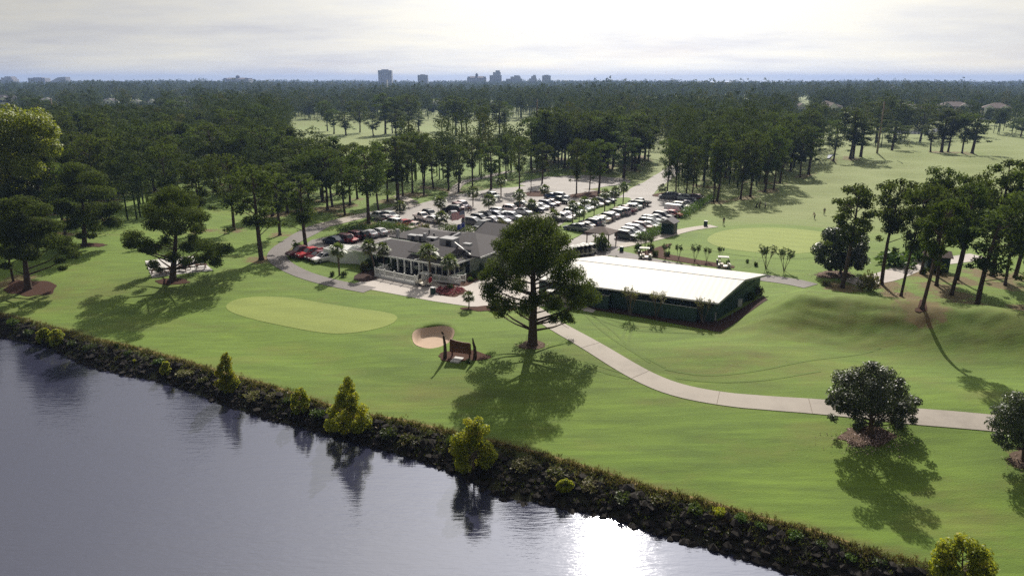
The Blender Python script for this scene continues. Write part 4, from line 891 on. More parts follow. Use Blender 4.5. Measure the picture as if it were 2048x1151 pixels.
def window(u, v, w, z0, z1, face, parent, door=False):
    """face 0 = front (-v), 1 = right (+u)"""
    nm = 'door' if door else 'window'
    d = (w, .06, z1-z0) if face == 0 else (.06, w, z1-z0)
    o = MB().box((u, v, (z0+z1)/2), d).build(nm, M['glass'], parent)
    f = MB(); t = .09
    for s in (-1, 1):
        if face == 0: f.box((u+s*(w/2+t/2), v-.01, (z0+z1)/2), (t, .1, z1-z0+2*t))
        else: f.box((u+.01, v+s*(w/2+t/2), (z0+z1)/2), (.1, t, z1-z0+2*t))
    for z in (z0-t/2, z1+t/2) if not door else (z1+t/2,):
        f.box((u, v-.01, z), (w, .1, t)) if face == 0 else f.box((u+.01, v, z), (.1, w, t))
    f.build('frame', M['white'], o); return o
for u, w in ((5.6,1.4),(7.3,1.4)): window(u, .68, w, .95, 2.15, 0, club)
for u, w, dr in ((9.3,1.1,0),(10.6,1.0,1),(11.9,1.2,0),(13.4,1.2,1)): window(u, 2.58, w, .1 if dr else .9, 2.2, 0, club, bool(dr))
for u in (15.1,): window(u, .68, .9, .9, 2.15, 0, club)
for u in (16.5,17.8,19.0): window(u, .68, 1.05, .75, 2.15, 0, club)
for v in (1.5,2.8,4.0): window(19.62, v, 1.0, .75, 2.15, 1, club)
window(19.62, 5.7, 1.3, .05, 2.15, 1, club, True)
for u in (8.5,9.9,11.3,12.7,14.3): MB().box((u, .12, 1.2), (.24,.24,2.4)).box((u,.12,.1),(.32,.32,.2)).box((u,.12,2.32),(.34,.34,.12)).build('column', M['white'], club)
MB().prism([(8.4,-3.5),(16.6,-3.9),(16.6,.66),(14.42,.66),(14.42,2.54),(8.42,2.54)], -.05, .32).build('porch_deck', M['dark'], club)
for (u, v, z, w, d, hh, nm) in ((15.2,7.0,4.3,2.6,2.0,1.5,'rooftop_unit'),(1.2,10.4,3.55,.5,.5,1.5,'chimney_vent'),(4.6,10.6,3.3,1.8,1.1,.7,'rooftop_unit'),(6.4,10.5,3.35,1.2,1.0,.9,'rooftop_unit'),(7.4,10.4,3.6,.5,.5,1.3,'exhaust_stack'),(8.9,10.6,3.4,1.8,1.2,.6,'rooftop_unit'),(18.7,7.2,4.3,1.3,.9,.4,'roof_vent')):
    o = MB().box((u,v,z), (w,d,hh), .05).build(nm, M['metal'], club); MB().box((u,v,z+hh/2+.04), (w*1.02,d*1.02,.07), .05).build('cover', M['unit'], o)
    if nm == 'rooftop_unit':
        g = MB()
        for k in range(3): g.box((u-w/2-.01+.0, v-d/3+k*d/3, z), (.05, d*.22, hh*.7), .05)
        g.box((u+w*.2, v-d/2-.01, z), (w*.35, .05, hh*.75), .05); g.build('grille', M['dark'], o)
MB().bar((14.6,8.4,4.75),(15.4,9.9,5.35),.5,.4).build('duct', M['metal'], club)
MB().tube([(5.5,14,3.4),(5.5,14,4.1)], [.12,.12], 8).tube([(7.2,13.2,3.3),(7.2,13.2,3.8)], [.15,.15], 8).build('vent_pipe', M['dark'], club)

def railing(name, label, pts, hgt, solid=True, base=0.0, group=None):
    o = thing(name, label, 'railing', (A0[0], A0[1], 0), AE, group)
    rails = MB(); n = 0
    for (a, b2) in zip(pts, pts[1:]):
        L = math.dist(a, b2); k = max(1, round(L/2.1)); dx, dy = (b2[0]-a[0])/k, (b2[1]-a[1])/k
        rails.bar((*a, base+hgt), (*b2, base+hgt), .07, .12); rails.bar((*a, base+hgt*.30), (*b2, base+hgt*.30), .06, .12)
        if solid: rails.bar((*a, base+hgt*.12), (*b2, base+hgt*.12), .04, hgt*.28)
        m_ = int(L/.16)
        for i in range(m_): q = (i+.5)/m_; rails.box((a[0]+(b2[0]-a[0])*q, a[1]+(b2[1]-a[1])*q, base+hgt*.64), (.05,.05,hgt*.66))
        for i in range(k+1):
            if i == 0 and n: continue
            p = MB(); p.box((a[0]+dx*i, a[1]+dy*i, base+hgt*.54), (.16,.16,hgt*1.12)); p.box((a[0]+dx*i, a[1]+dy*i, base+hgt*1.13), (.22,.22,.06)); p.box((a[0]+dx*i, a[1]+dy*i, base+hgt*1.19), (.14,.14,.08)); p.build('post', M['white'], o)
        n += 1
    rails.build('rails', M['white'], o); return o
railing('porch_railing', 'white railing with capped posts round the clubhouse porch', [(8.35,.3),(8.35,-3.6),(16.7,-4.0),(16.7,-.4)], 1.35, True, 0)
railing('ramp_railing', 'front white railing of the sloping ramp right of the porch', [(16.9,-.9),(19.0,-.8),(22.4,-.3)], 1.05, True)
railing('ramp_railing', 'rear white railing of the ramp, nearer the right-hand windows', [(19.9,.1),(22.2,1.5)], 1.05, True)
enc = thing('enclosure_fence', 'white vinyl enclosure beside the clubhouse left end', 'fence', (A0[0], A0[1], 0), AE)
pts = [(.6,1.0),(-2.6,-.5),(-6.2,-.4),(-6.5,3.2),(-2.0,4.6)]
for i, (a, b2) in enumerate(zip(pts, pts[1:])):
    g = MB(); g.bar((*a, 1.05), (*b2, 1.05), .06, 2.1); g.bar((*a, 2.12), (*b2, 2.12), .1, .1); L = math.dist(a, b2)
    for k in range(int(L/.3)): q = (k+.5)/int(L/.3); g.box((a[0]+(b2[0]-a[0])*q, a[1]+(b2[1]-a[1])*q, 1.05), (.075,.075,2.05))
    g.build('panel', M['white'], enc); MB().box((*b2, 1.12), (.16,.16,2.24)).build('post', M['white'], enc)
shedx, shedy = loc(-3.6, 2.0)
sh = thing('storage_shed', 'small white-roofed shed inside the white enclosure', 'shed', (shedx, shedy, 0), AE)
MB().box((0,0,1.0),(3.4,2.2,2.0)).build('wall', M['white'], sh); mb = MB(); hip(mb, -1.9,1.9,-1.3,1.3,2.2,2.6,'u',.1,.1,.1); mb.build('roof', M['white'], sh)
dx_, dy_ = loc(-.3, 3.6); du = thing('dumpster', 'dark green waste container behind the white enclosure', 'dumpster', (dx_, dy_, 0), AE)
MB().box((0,0,1.2),(1.8,1.4,2.2),0,1.06).build('bin', M['kiosk'], du); MB().box((0,0,2.36),(2.0,1.6,.12)).build('lid', M['metal'], du)

# ------------------------------------------------------------------ cart barn (four surveyed eave corners)
FL = atz(1068, 558, 2.75); FR = atz(1436, 607, 2.75); BR = atz(1532, 550, 2.75); BL = atz(1186, 511, 2.75)
BL = (FL[0]+BR[0]-FR[0]+.6, FL[1]+BR[1]-FR[1])
ca = math.atan2(FR[1]-FL[1], FR[0]-FL[0]); e1 = np.array([math.cos(ca), math.sin(ca)]); n1 = np.array([-e1[1], e1[0]])
def lc(p): d = np.array(p)-np.array(FR); return (float(d@e1), float(d@n1))
fl, fr, br, bl = map(lc, (FL, FR, BR, BL))
barn = thing('cart_barn', 'long dark-green metal barn with a broad white low-pitched roof', 'barn', (FR[0], FR[1], 0), ca)
def lerp2(a, b2, t): return (a[0]+(b2[0]-a[0])*t, a[1]+(b2[1]-a[1])*t)
rl, rr = lerp2(fl, bl, .5), lerp2(fr, br, .5)
mb = MB(); z0, z1, tk = 2.85, 4.0, .2
mb.raw([(*fl,z0),(*fr,z0),(*rr,z1),(*rl,z1),(*br,z0),(*bl,z0)]+[(*fl,z0-tk),(*fr,z0-tk),(*rr,z1-tk),(*rl,z1-tk),(*br,z0-tk),(*bl,z0-tk)],
       [(0,1,2,3),(3,2,4,5),(7,6,9,8),(8,9,11,10),(0,6,7,1),(1,7,8,2),(2,8,10,4),(4,10,11,5),(5,11,9,3),(3,9,6,0)])
mb.build('roof', M['whiteroof'], barn)
mb = MB(); mb.bar((*lerp2(rl,rr,0),z1+.0),(*rr,z1+.0),.3,.06)
mb.build('ridge_cap', M['whiteroof'], barn)
mb = MB()
for a, b2 in ((fr, rr), (rr, br)):
    pass
mb.bar((fr[0]+.06,fr[1],z0-.12),(rr[0]+.06,rr[1],z1-.12),.06,.3); mb.bar((rr[0]+.06,rr[1],z1-.12),(br[0]+.06,br[1],z0-.12),.06,.3); mb.bar((fl[0],fl[1]-.07,z0-.14),(fr[0],fr[1]-.07,z0-.14),.09,.14)
mb.build('gutter', M['metal'], barn)
ins = .55
wf0, wf1 = (fl[0]+ins, fl[1]+ins), (fr[0]-ins, fr[1]+ins); wb1, wb0 = (br[0]-ins-.1, br[1]-ins), (bl[0]+ins, bl[1]-ins); wr = lerp2(wf1, wb1, .5); wl = lerp2(wf0, wb0, .5)
mb = MB(); zt = z0-tk-.02
mb.raw([(*wf0,-.9),(*wf1,-.9),(*wf1,2.2),(*wf0,2.2)], [(0,1,2,3)]); mb.raw([(*wf1,-.9),(*wb1,-.9),(*wb1,zt),(*wr,z1-tk-.06),(*wf1,zt)], [(0,1,2,3,4)])
mb.raw([(*wb1,-.5),(*wb0,-.5),(*wb0,zt),(*wb1,zt)], [(0,1,2,3)]); mb.raw([(*wb0,-.5),(*wf0,-.5),(*wf0,zt),(*wl,z1-tk-.06),(*wb0,zt)], [(0,1,2,3,4)])
mb.build('wall', M['ribbed'], barn)
mb = MB(); mb.raw([(wf0[0],wf0[1]+.3,2.0),(wf1[0],wf1[1]+.3,2.0),(wf1[0],wf1[1]+.3,2.62),(wf0[0],wf0[1]+.3,2.62)], [(0,1,2,3)]); mb.build('vent_opening', M['dark'], barn)
for k in range(9):
    q = lerp2(wf0, wf1, (k+.5)/9); MB().box((q[0], q[1]+.12, 2.4), (.14,.14,.5)).build('post', M['metal'], barn)
mb = MB(); mb.bar((*lerp2(wf1,wb1,.16),.9+.8),(*lerp2(wf1,wb1,.86),2.5),.08,.3); mb.build('side_trim', M['kiosk'], barn)
# screen fence bays standing in front of the barn wall
for (t0, t1, lab) in ((.30,.44,'left green screen panel in front of the barn wall'),(.56,.92,'long green screen bay with pale top rail at the right of the barn wall')):
    a, b2 = lerp2(wf0, wf1, t0), lerp2(wf0, wf1, t1); g = MB(); d = 1.1
    g.raw([(a[0],a[1]-d,-.9),(b2[0],b2[1]-d,-.9),(b2[0],b2[1]-d,1.95),(a[0],a[1]-d,1.95)], [(0,1,2,3)]); g.raw([(b2[0],b2[1]-d,-.9),(b2[0],b2[1]-.02,-.9),(b2[0],b2[1]-.02,1.95),(b2[0],b2[1]-d,1.95)], [(0,1,2,3)]); g.raw([(a[0],a[1]-.02,-.9),(a[0],a[1]-d,-.9),(a[0],a[1]-d,1.95),(a[0],a[1]-.02,1.95)], [(0,1,2,3)])
    o = thing('screen_fence', lab, 'screen fence', (FR[0], FR[1], 0), ca); g.build('panel', M['ribbed'], o)
    r = MB(); r.bar((a[0],a[1]-d,1.98),(b2[0],b2[1]-d,1.98),.1,.07); r.bar((b2[0],b2[1]-d,1.98),(b2[0],b2[1],1.98),.1,.07)
    for k in range(1, 4): q = lerp2(a, b2, k/4); r.bar((q[0],q[1]-d,1.98),(q[0],q[1],1.98),.07,.07)
    r.build('top_rail', M['metal'], o)
def wbox(px, py, d, label, name, cat, mat, parts=()):
    x, y = G(px, py); o = thing(name, label, cat, (x, y, hz(x, y)), ca)
    MB().box((0,0,d[2]/2), d, 0, .96).build('cabinet', M[mat], o); MB().box((0,0,d[2]+.03), (d[0]*1.08,d[1]*1.08,.07)).build('lid', M['metal'], o); return o
wbox(1425,640,(.8,.5,1.1),'grey utility cabinet at the near corner of the barn','utility_cabinet','cabinet','metal')
wbox(1478,612,(.7,.5,1.0),'pale cabinet against the right side of the barn','utility_cabinet','cabinet','white')
wbox(990,612,(.7,.7,.8),'grey domed box on the straw bed beside the small palm','utility_cabinet','cabinet','metal')
wbox(866,588,(.6,.6,1.0),'dark bin with pale lid left of the red flower bed','trash_bin','bin','kiosk')
wbox(1243,503,(.6,.6,.9),'dark bin at the start of the bed behind the barn','trash_bin','bin','kiosk')
wbox(1411,452,(.7,.7,1.1),'ball-washer stand with pale top at the end of the kiosk path','ball_washer','stand','kiosk')
wbox(1823,530,(.9,.4,.8),'white bench-sized box by the right path','ball_washer','stand','white')
shrub(1500, 600, 26, 24, 'bushy plant against the right side of the barn', 'hedge'); shrub(1518, 590, 20, 24, 'reddish-stemmed bush at the far right corner of the barn', 'dryshrub')
lx, ly = G(1182, 612); lg = thing('log', 'curved fallen log edging the bark bed left of the barn wall', 'log', (lx, ly, hz(lx, ly)))
MB().tube([(-2.2,1.2,.3),(-1.2,.4,.22),(.2,-.3,.2),(1.6,-.8,.18)], [.2,.2,.18,.14], 8).build('stem', M['log'], lg, True); MB().tube([(-2.24,1.23,.3),(-2.2,1.2,.3)], [.17,.17], 8).build('cut_face', M['palebark'], lg)

# ------------------------------------------------------------------ starter kiosk, shelter, hut
kx, ky = G(1338, 466); kio = thing('starter_kiosk', 'small dark-green kiosk with a grey gable roof between two hedges', 'kiosk', (kx, ky, 0), AE)
MB().prism([(-1.2,-1.4),(1.2,-1.4),(1.2,1.4),(-1.2,1.4)], -.1, 2.3).raw([(-1.2,-1.4,2.3),(1.2,-1.4,2.3),(0,-1.4,3.0)], [(0,1,2)]).build('wall', M['kiosk'], kio)
mb = MB(); hip(mb, -1.55,1.55,-1.75,1.75,2.35,3.15,'v',.02,.02,.1); mb.build('roof', M['greyroof'], kio)
MB().box((1.22,-.3,1.1),(.06,.9,1.9)).build('door', M['dark'], kio); MB().box((0,-1.43,1.6),(1.1,.05,.6)).build('window', M['glass'], kio)
sx_, sy_ = G(1206, 494); shl = thing('shelter', 'small open shelter with a brown shingle roof behind the palm-like bush', 'shelter', (sx_, sy_+2.5, 0), AE)
mb = MB(); hip(mb, -2.6,2.6,-2.2,2.2,2.5,3.4,'u',None,None,.12); mb.build('roof', M['tanroof'], shl)
for u in (-2.2, 2.2):
    for v in (-1.8, 1.8): MB().box((u,v,1.2),(.16,.16,2.4)).build('post', M['wood'], shl)
hx, hy = G(1885, 545); hut = thing('storage_hut', 'dark green hut half hidden behind the right-hand pines', 'hut', (hx, hy+2, hz(hx, hy+2)), -.3)
MB().box((0,0,1.2),(3.2,2.6,2.5)).build('wall', M['kiosk'], hut); mb = MB(); hip(mb,-1.9,1.9,-1.6,1.6,2.5,3.3,'u',.05,.05,.1); mb.build('roof', M['tanroof'], hut); MB().box((0,-1.33,1.0),(1.0,.05,1.9)).build('door', M['dark'], hut)

# ------------------------------------------------------------------ flagpole, flags, lamp and utility poles
fx, fy = -8.7, 126.0
fp = thing('flagpole', 'thin white flagpole behind the clubhouse roof', 'flagpole', (fx, fy, 0))
MB().tube([(0,0,0),(0,0,4),(0,0,7.6)], [.06,.05,.035], 8).build('pole', M['white'], fp, True); MB().tube([(0,0,7.58),(0,0,7.68),(0,0,7.76)], [.03,.08,.02], 8).build('finial', M['metal'], fp)
def flag(label, z0, w, hh, us, droop):
    x = fx; NX, NY = 26, 26 if not us else 39
    me_v = []
    for j in range(NY+1):
        for i in range(NX+1):
            a = i/NX; me_v.append((-.05-w*a*.93, .16*math.sin(a*6+.8)*a, z0+hh*(j/NY)-droop*a**1.4+.05*math.sin(a*9)))
    fs = [(j*(NX+1)+i, j*(NX+1)+i+1, (j+1)*(NX+1)+i+1, (j+1)*(NX+1)+i) for j in range(NY) for i in range(NX)]
    me = bpy.data.meshes.new('flag'); me.from_pydata(me_v, [], fs)
    cols = [(.62,.05,.06),(.80,.79,.77),(.035,.045,.19)] if us else [(.035,.06,.33),(.80,.80,.80)]
    for k, c in enumerate(cols): me.materials.append(simple('flag_fabric', c, .8, .04, 3))
    idx = []
    for j in range(NY):
        for i in range(NX):
            u, v = (i+.5)/NX, (j+.5)/NY
            if us:
                k = int(v*13); c = 0 if k % 2 == 0 else 1
                if u < .40 and v > 6/13:
                    c = 2
                    if (i+j) % 2 == 0 and i % 2 == 0: c = 1
            else:
                px_, py_ = (u-.55)*1.5, v-.5
                tr = abs(px_) < .035 and -.34 < py_ < .12
                fr_ = any(abs(math.hypot(px_-.0, py_-.12)-r_*.25) < .28 and abs(((math.atan2(py_-.1, px_)+6.283) % 6.283)-t_) < .16 and math.hypot(px_, py_-.12) < .25 for t_, r_ in ((.1,.5),(.8,.5),(1.57,.5),(2.35,.5),(3.04,.5),(5.7,.5),(3.75,.5)))
                cr = .085 < math.hypot(px_+.48, py_-.27) and math.hypot(px_+.48, py_-.27) < .13 and not math.hypot(px_+.44, py_-.30) < .085
                c = 1 if tr or fr_ or cr else 0
            idx.append(c)
    me.polygons.foreach_set('material_index', idx); me.polygons.foreach_set('use_smooth', [True]*len(idx)); me.update()
    o = add('flag', me); o.location = (fx, fy, 0); o.rotation_euler = (0,0,.25); tag(o, label, 'flag')
flag('red and white striped flag with a dark starred canton, upper one on the pole', 5.5, 2.6, 1.35, True, .55)
flag('blue flag with a white palm tree and crescent, lower one on the pole', 3.75, 1.5, .95, False, .55)
def lamp_pole(px, py, ty, label, name='lamp_post', head=True, r=.08, cat='lamp post', mat='metal', arms=0):
    x, y = G(px, py); _, z = aty(px, ty, y); hh = z-hz(x, y); o = thing(name, label, cat, (x, y, hz(x, y)-.05))
    MB().tube([(0,0,0),(0,0,hh*.5),(0,0,hh)], [r*1.3,r,r*.8], 8).build('pole', M[mat], o, True)
    if head:
        MB().bar((0,0,hh-.1),(.9,0,hh),.06,.06).build('arm', M[mat], o); q = MB().box((.95,0,hh),(.7,.35,.16)).build('lamp_head', M['dark'], o); MB().box((.95,0,hh-.09),(.5,.25,.03)).build('lens', M['lamp'], q)
    for k in range(arms): MB().box((0,0,hh-.6-k*1.4),(2.6,.14,.16)).build('crossarm', M[mat], o); MB().tube([(-1.1,0,hh-.5-k*1.4),(-1.1,0,hh-.25-k*1.4)],[.08,.06],6).tube([(1.1,0,hh-.5-k*1.4),(1.1,0,hh-.25-k*1.4)],[.08,.06],6).build('insulator', M['dark'], o)
    return o
lamp_pole(1290, 493, 428, 'slim grey lamp post in the bed behind the cart barn', head=False); lamp_pole(1366, 424, 400, 'dark lamp post standing in the hedge by the white van', mat='dark', head=False)
lamp_pole(1062, 385, 338, 'tall thin lamp post at the back of the car park', mat='dark')
lamp_pole(1073, 330, 198, 'tall pale pole above the central pines', 'utility_pole', False, .22, 'utility pole', 'pole')
lamp_pole(1754, 306, 203, 'tall wooden pole on the far side of the big fairway', 'utility_pole', False, .30, 'utility pole', 'pole', 0)
lamp_pole(113, 262, 197, 'wooden pole with a crossarm above the left wood', 'utility_pole', False, .4, 'utility pole', 'pole', 1)
lamp_pole(776, 200, 160, 'slim white mast in front of the tallest skyline tower', 'mast', False, 1.2, 'mast', 'white')

# ------------------------------------------------------------------ sign, carved posts, picnic tables
gx, gy = G(921, 714); sg = thing('course_sign', 'brown wooden course sign with carved lettering in a mulch bed', 'sign', (gx, gy, hz(gx, gy)), -.35)
mb = MB(); pl = [(-1.35,.55),(-1.3,2.05),(-1.1,2.12),(-.5,1.98),(.4,1.92),(1.15,1.95),(1.3,1.85),(1.35,.55)]
mb.raw([(a,-.07,b2) for a, b2 in pl]+[(a,.07,b2) for a, b2 in pl], [tuple(range(8)), tuple(range(15,7,-1))]+[(i,i+8,(i+1)%8+8,(i+1)%8) for i in range(8)]); bd = mb.build('board', M['wood'], sg)
q = random.Random(2); lt = MB()
for row, (z, n, s) in enumerate(((1.55,9,.16),(1.2,12,.10))):
    for k in range(n):
        x = -1.0+2.0*(k+.5)/n
        if n == 9 and k == 4: continue
        lt.box((x-.03,-.085,z),(.03,.02,s)); lt.box((x+.02,-.085,z+s*.4*(1 if q.random()<.6 else -1)),(.08,.02,.03)); lt.box((x+.05,-.085,z-s*.1),(.03,.02,s*.7))
lt.build('lettering', M['carving'], bd)
for s in (-1.1, 1.1): MB().box((s,.12,.45),(.16,.12,1.0)).build('leg', M['wood'], sg)
def carved(px, py, tx, ty, label, bird):
    x, y = G(px, py); X, z = aty(tx, ty, y); hh = z-hz(x, y); dx = X-x; o = thing('carved_post', label, 'carved post', (x, y, hz(x, y)-.05))
    MB().tube([(0,0,0),(dx*.2+.06,0,hh*.3),(dx*.5+.07,0,hh*.58),(dx*.85,0,hh*.8),(dx,0,hh*.9)], [.24,.2,.17,.13,.09], 9).build('shaft', M['carving'], o, True)
    if bird: MB().tube([(dx,0,hh*.93),(dx-.12,0,hh*.99),(dx-.1,0,hh*1.03),(dx-.32,0,hh*1.0)], [.1,.12,.11,.03], 7).build('carved_head', M['carving'], o, True)
    else: MB().tube([(dx,0,hh*.9),(dx-.03,0,hh),(dx-.05,0,hh*1.05)], [.1,.07,.02], 7).build('carved_head', M['carving'], o, True)
carved(890, 716, 887, 664, 'thick leaning carved post left of the course sign', True); carved(950, 716, 946, 676, 'thinner upright carved post right of the course sign', False)
bx_, by_ = G(912, 722); o = thing('concrete_pad', 'pale concrete pad in front of the course sign', 'pad', (bx_, by_, hz(bx_, by_)), -.35); MB().box((0,.3,.06),(1.1,1.5,.16)).build('slab', M['slab'], o)
shrub(938, 724, 20, 9, 'low dark plants right of the concrete pad at the sign', 'shrub')
def table_meshes():
    a = MB()
    for k in range(5): a.box((0,-.32+.16*k,.74),(1.8,.145,.045))
    s = MB(); s.box((0,.72,.44),(1.8,.26,.05)); s2 = MB(); s2.box((0,-.72,.44),(1.8,.26,.05)); l = []
    for x in (-.62,.62):
        g = MB(); g.bar((x,-.62,0),(x,-.25,.72),.07,.09); g.bar((x,.62,0),(x,.25,.72),.07,.09); g.bar((x,-.75,.40),(x,.75,.40),.06,.09); l.append(g)
    return [('tabletop', a), ('seat', s), ('seat', s2), ('leg_frame', l[0]), ('leg_frame', l[1])]
TB = [(n, m_.mesh(n, M['wood'])) for n, m_ in table_meshes()]
for i, (px, py, rz, lb) in enumerate([(313,549,.3,'leftmost brown picnic table on the pale slab'),(336,546,1.0,'brown picnic table just left of the pine trunk on the slab'),(370,540,-.3,'brown picnic table right of the pine trunk on the slab'),(403,538,.2,'rightmost brown picnic table on the pale slab')]):
    x, y = G(px, py); o = thing('picnic_table', lb, 'picnic table', (x, y, hz(x, y)+.07), rz, 'picnic tables on the slab')
    for n, me in TB: add(n, me, o)

# ------------------------------------------------------------------ cars
def loft(mb, st):
    """st: (x, zbottom, zshoulder, ztop, half width, half width at top)"""
    vs = []
    for x, zb, zs, zt, w, wt in st: vs += [(x,-w*.93,zb),(x,-w,zb+.18),(x,-w,zs),(x,-wt,zt),(x,wt,zt),(x,w,zs),(x,w,zb+.18),(x,w*.93,zb)]
    n = len(st); fs = [(i*8+k, (i+1)*8+k, (i+1)*8+(k+1)%8, i*8+(k+1)%8) for i in range(n-1) for k in range(8)]
    mb.raw(vs, fs+[tuple(range(8)), tuple((n-1)*8+k for k in range(7,-1,-1))])
def green_house(b0, b1, t0, t1, zb, zt, wb, wt):
    """glass cabin, painted roof and pillars"""
    g = MB(); g.raw([(b0,-wb,zb),(b1,-wb,zb),(b1,wb,zb),(b0,wb,zb),(t0,-wt,zt),(t1,-wt,zt),(t1,wt,zt),(t0,wt,zt)], [(0,1,5,4),(1,2,6,5),(2,3,7,6),(3,0,4,7),(4,5,6,7)])
    r = MB(); m_ = (t0+t1)/2; rows = []
    for x, dz, s in ((t0-.05,0,.97),(t0+.2,.05,1.0),(m_,.075,1.0),(t1-.2,.05,1.0),(t1+.05,0,.97)): rows.append((x, zt+dz-.03, zt+dz-.015, zt+dz, wt*s+.03, wt*s*.8))
    vs = []
    for x, zb2, zs, zt2, w, w2 in rows: vs += [(x,-w,zb2),(x,-w,zs),(x,-w2,zt2),(x,w2,zt2),(x,w,zs),(x,w,zb2)]
    r.raw(vs, [(i*6+k,(i+1)*6+k,(i+1)*6+(k+1)%6,i*6+(k+1)%6) for i in range(4) for k in range(6)]+[(0,1,2,3,4,5),(29,28,27,26,25,24)])
    for s in (-1, 1):
        r.bar((b0,s*(wb-.01),zb),(t0,s*(wt+.0),zt),.10,.09); r.bar((b1,s*(wb-.01),zb),(t1,s*(wt+.0),zt),.07,.08); bm_ = b0+(b1-b0)*.47; r.bar((bm_,s*(wb+.005),zb),(t0+(t1-t0)*.47,s*(wt+.005),zt),.05,.10)
        if b1-b0 > 2.7: bm_ = b0+(b1-b0)*.24; r.bar((bm_,s*(wb+.005),zb),(t0+(t1-t0)*.2,s*(wt+.005),zt),.05,.12)
    return g, r
def wheel(r=.34, w=.23):
    mb = MB(); pr = [(-w/2,r*.62),(-w/2,r*.95),(-w*.35,r),(w*.35,r),(w/2,r*.95),(w/2,r*.62)]; n = 14; vs = [(rr*math.cos(2*PI*k/n), y, rr*math.sin(2*PI*k/n)) for y, rr in pr for k in range(n)]
    mb.raw(vs, [(i*n+k,i*n+(k+1)%n,(i+1)*n+(k+1)%n,(i+1)*n+k) for i in range(5) for k in range(n)]); me = mb.mesh('wheel', M['tyre'])
    rm = MB()
    for y in (-w*.46, w*.46):
        rm.raw([(r*.64*math.cos(2*PI*k/n), y, r*.64*math.sin(2*PI*k/n)) for k in range(n)]+[(0,y*1.05,0)], [(k,(k+1)%n,n) for k in range(n)])
    return me, rm.mesh('rim', M['metal'])
WH = wheel()
def car_kind(kind):
    body = MB(); parts = {}
    if kind == 'sedan':
        L = 4.7; loft(body, [(-2.35,.42,.72,.80,.68,.55),(-2.28,.30,.78,.96,.80,.66),(-1.75,.24,.80,1.02,.88,.74),(-.9,.22,.80,1.0,.91,.78),(.9,.22,.78,.96,.91,.78),(1.55,.24,.74,.88,.89,.72),(2.15,.30,.66,.76,.82,.62),(2.35,.40,.56,.62,.68,.5)])
        g, r = green_house(-1.75,1.15,-1.05,.32,.96,1.42,.80,.62); wx = (-1.38,1.42); lz = .66; tz = .82
    elif kind == 'suv':
        L = 4.7; loft(body, [(-2.35,.45,.80,.95,.74,.66),(-2.28,.34,.90,1.05,.86,.74),(-1.6,.30,.92,1.08,.93,.80),(1.0,.30,.90,1.06,.93,.80),(1.6,.32,.86,1.02,.92,.76),(2.2,.38,.78,.92,.86,.66),(2.35,.46,.66,.74,.74,.56)])
        g, r = green_house(-2.22,1.15,-1.85,.40,1.05,1.66,.82,.66); wx = (-1.42,1.42); lz = .78; tz = .98
    elif kind == 'minivan':
        L = 5.0; loft(body, [(-2.5,.42,.80,.95,.78,.68),(-2.42,.32,.90,1.05,.90,.78),(-1.6,.26,.92,1.06,.96,.84),(1.0,.26,.88,1.03,.96,.82),(1.8,.28,.80,.96,.93,.74),(2.35,.34,.70,.80,.84,.6),(2.5,.42,.58,.64,.7,.5)])
        g, r = green_house(-2.38,1.75,-2.05,.55,1.02,1.68,.86,.70); wx = (-1.5,1.55); lz = .72; tz = 1.0
    elif kind == 'van':
        L = 5.4; loft(body, [(-2.7,.42,1.1,2.05,.92,.82),(-2.6,.32,1.2,2.12,.97,.86),(0.6,.30,1.2,2.12,.97,.86),(1.1,.30,1.1,1.25,.97,.84),(2.3,.34,.95,1.05,.92,.7),(2.7,.44,.70,.78,.8,.6)])
        g, r = green_house(.62,1.75,.62,1.05,1.22,2.06,.86,.78); wx = (-1.6,1.65); lz = .85; tz = 1.1
    else:
        L = 5.6; loft(body, [(.15,.42,.95,1.10,.95,.84),(1.2,.40,.95,1.10,.96,.84),(1.9,.42,.92,1.06,.95,.80),(2.6,.46,.86,.98,.92,.72),(2.8,.52,.72,.80,.84,.64)])
        loft(body, [(-1.0,.42,.95,1.08,.95,.84),(.15,.42,.95,1.10,.95,.84)])
        for s in (-1, 1): body.box((-1.9,s*.88,.80),(1.8,.12,.62))
        body.box((-2.76,0,.82),(.09,1.7,.58)); body.box((-1.9,0,.62),(1.8,1.7,.12)); body.box((-1.04,0,.85),(.1,1.7,.5))
        g, r = green_house(-.95,1.35,-.75,.55,1.08,1.70,.84,.68); wx = (-1.75,1.75); lz = .84; tz = .92
    body.v = body.v; n0 = len(body.v); body.v += r.v; body.f += [tuple(i+n0 for i in f) for f in r.f]; body.t += r.t
    parts['body'] = body.mesh('body', M['paint']); parts['windows'] = g.mesh('windows', M['glass'])
    parts['grille'] = MB().box((L/2-.03,0,lz-.16),(.12,1.0,.14)).mesh('grille', M['dark']); parts['bumper'] = MB().box((-L/2+.03,0,tz-.34),(.1,1.3,.12)).mesh('bumper', M['dark'])
    hl = MB().box((L/2-.10,0,lz),(.18,.34,.14)).mesh('headlight', M['lamp']); tl = MB().box((-L/2+.04,0,tz),(.12,.26,.18)).mesh('taillight', M['taillamp'])
    w = .97 if kind != 'sedan' else .94
    extra = [(hl,'headlight',(0,s*.58,0)) for s in (-1,1)]+[(tl,'taillight',(0,s*.64,0)) for s in (-1,1)]
    return parts, wx, w-.10, extra
CARS = {k: car_kind(k) for k in ('sedan','suv','minivan','van','pickup')}
CC = {'white':(.80,.80,.80),'silver':(.42,.43,.45),'grey':(.16,.17,.18),'black':(.012,.012,.014),'navy':(.015,.025,.07),'blue':(.03,.09,.24),'red':(.38,.015,.022),'maroon':(.12,.012,.02),'cream':(.62,.58,.50),'green':(.03,.06,.045),'olive':(.07,.075,.06),'rose':(.55,.44,.42),'bronze':(.28,.22,.18)}
BIGW = {'suv':'SUV','sedan':'sedan','minivan':'minivan','van':'van','pickup':'pickup'}
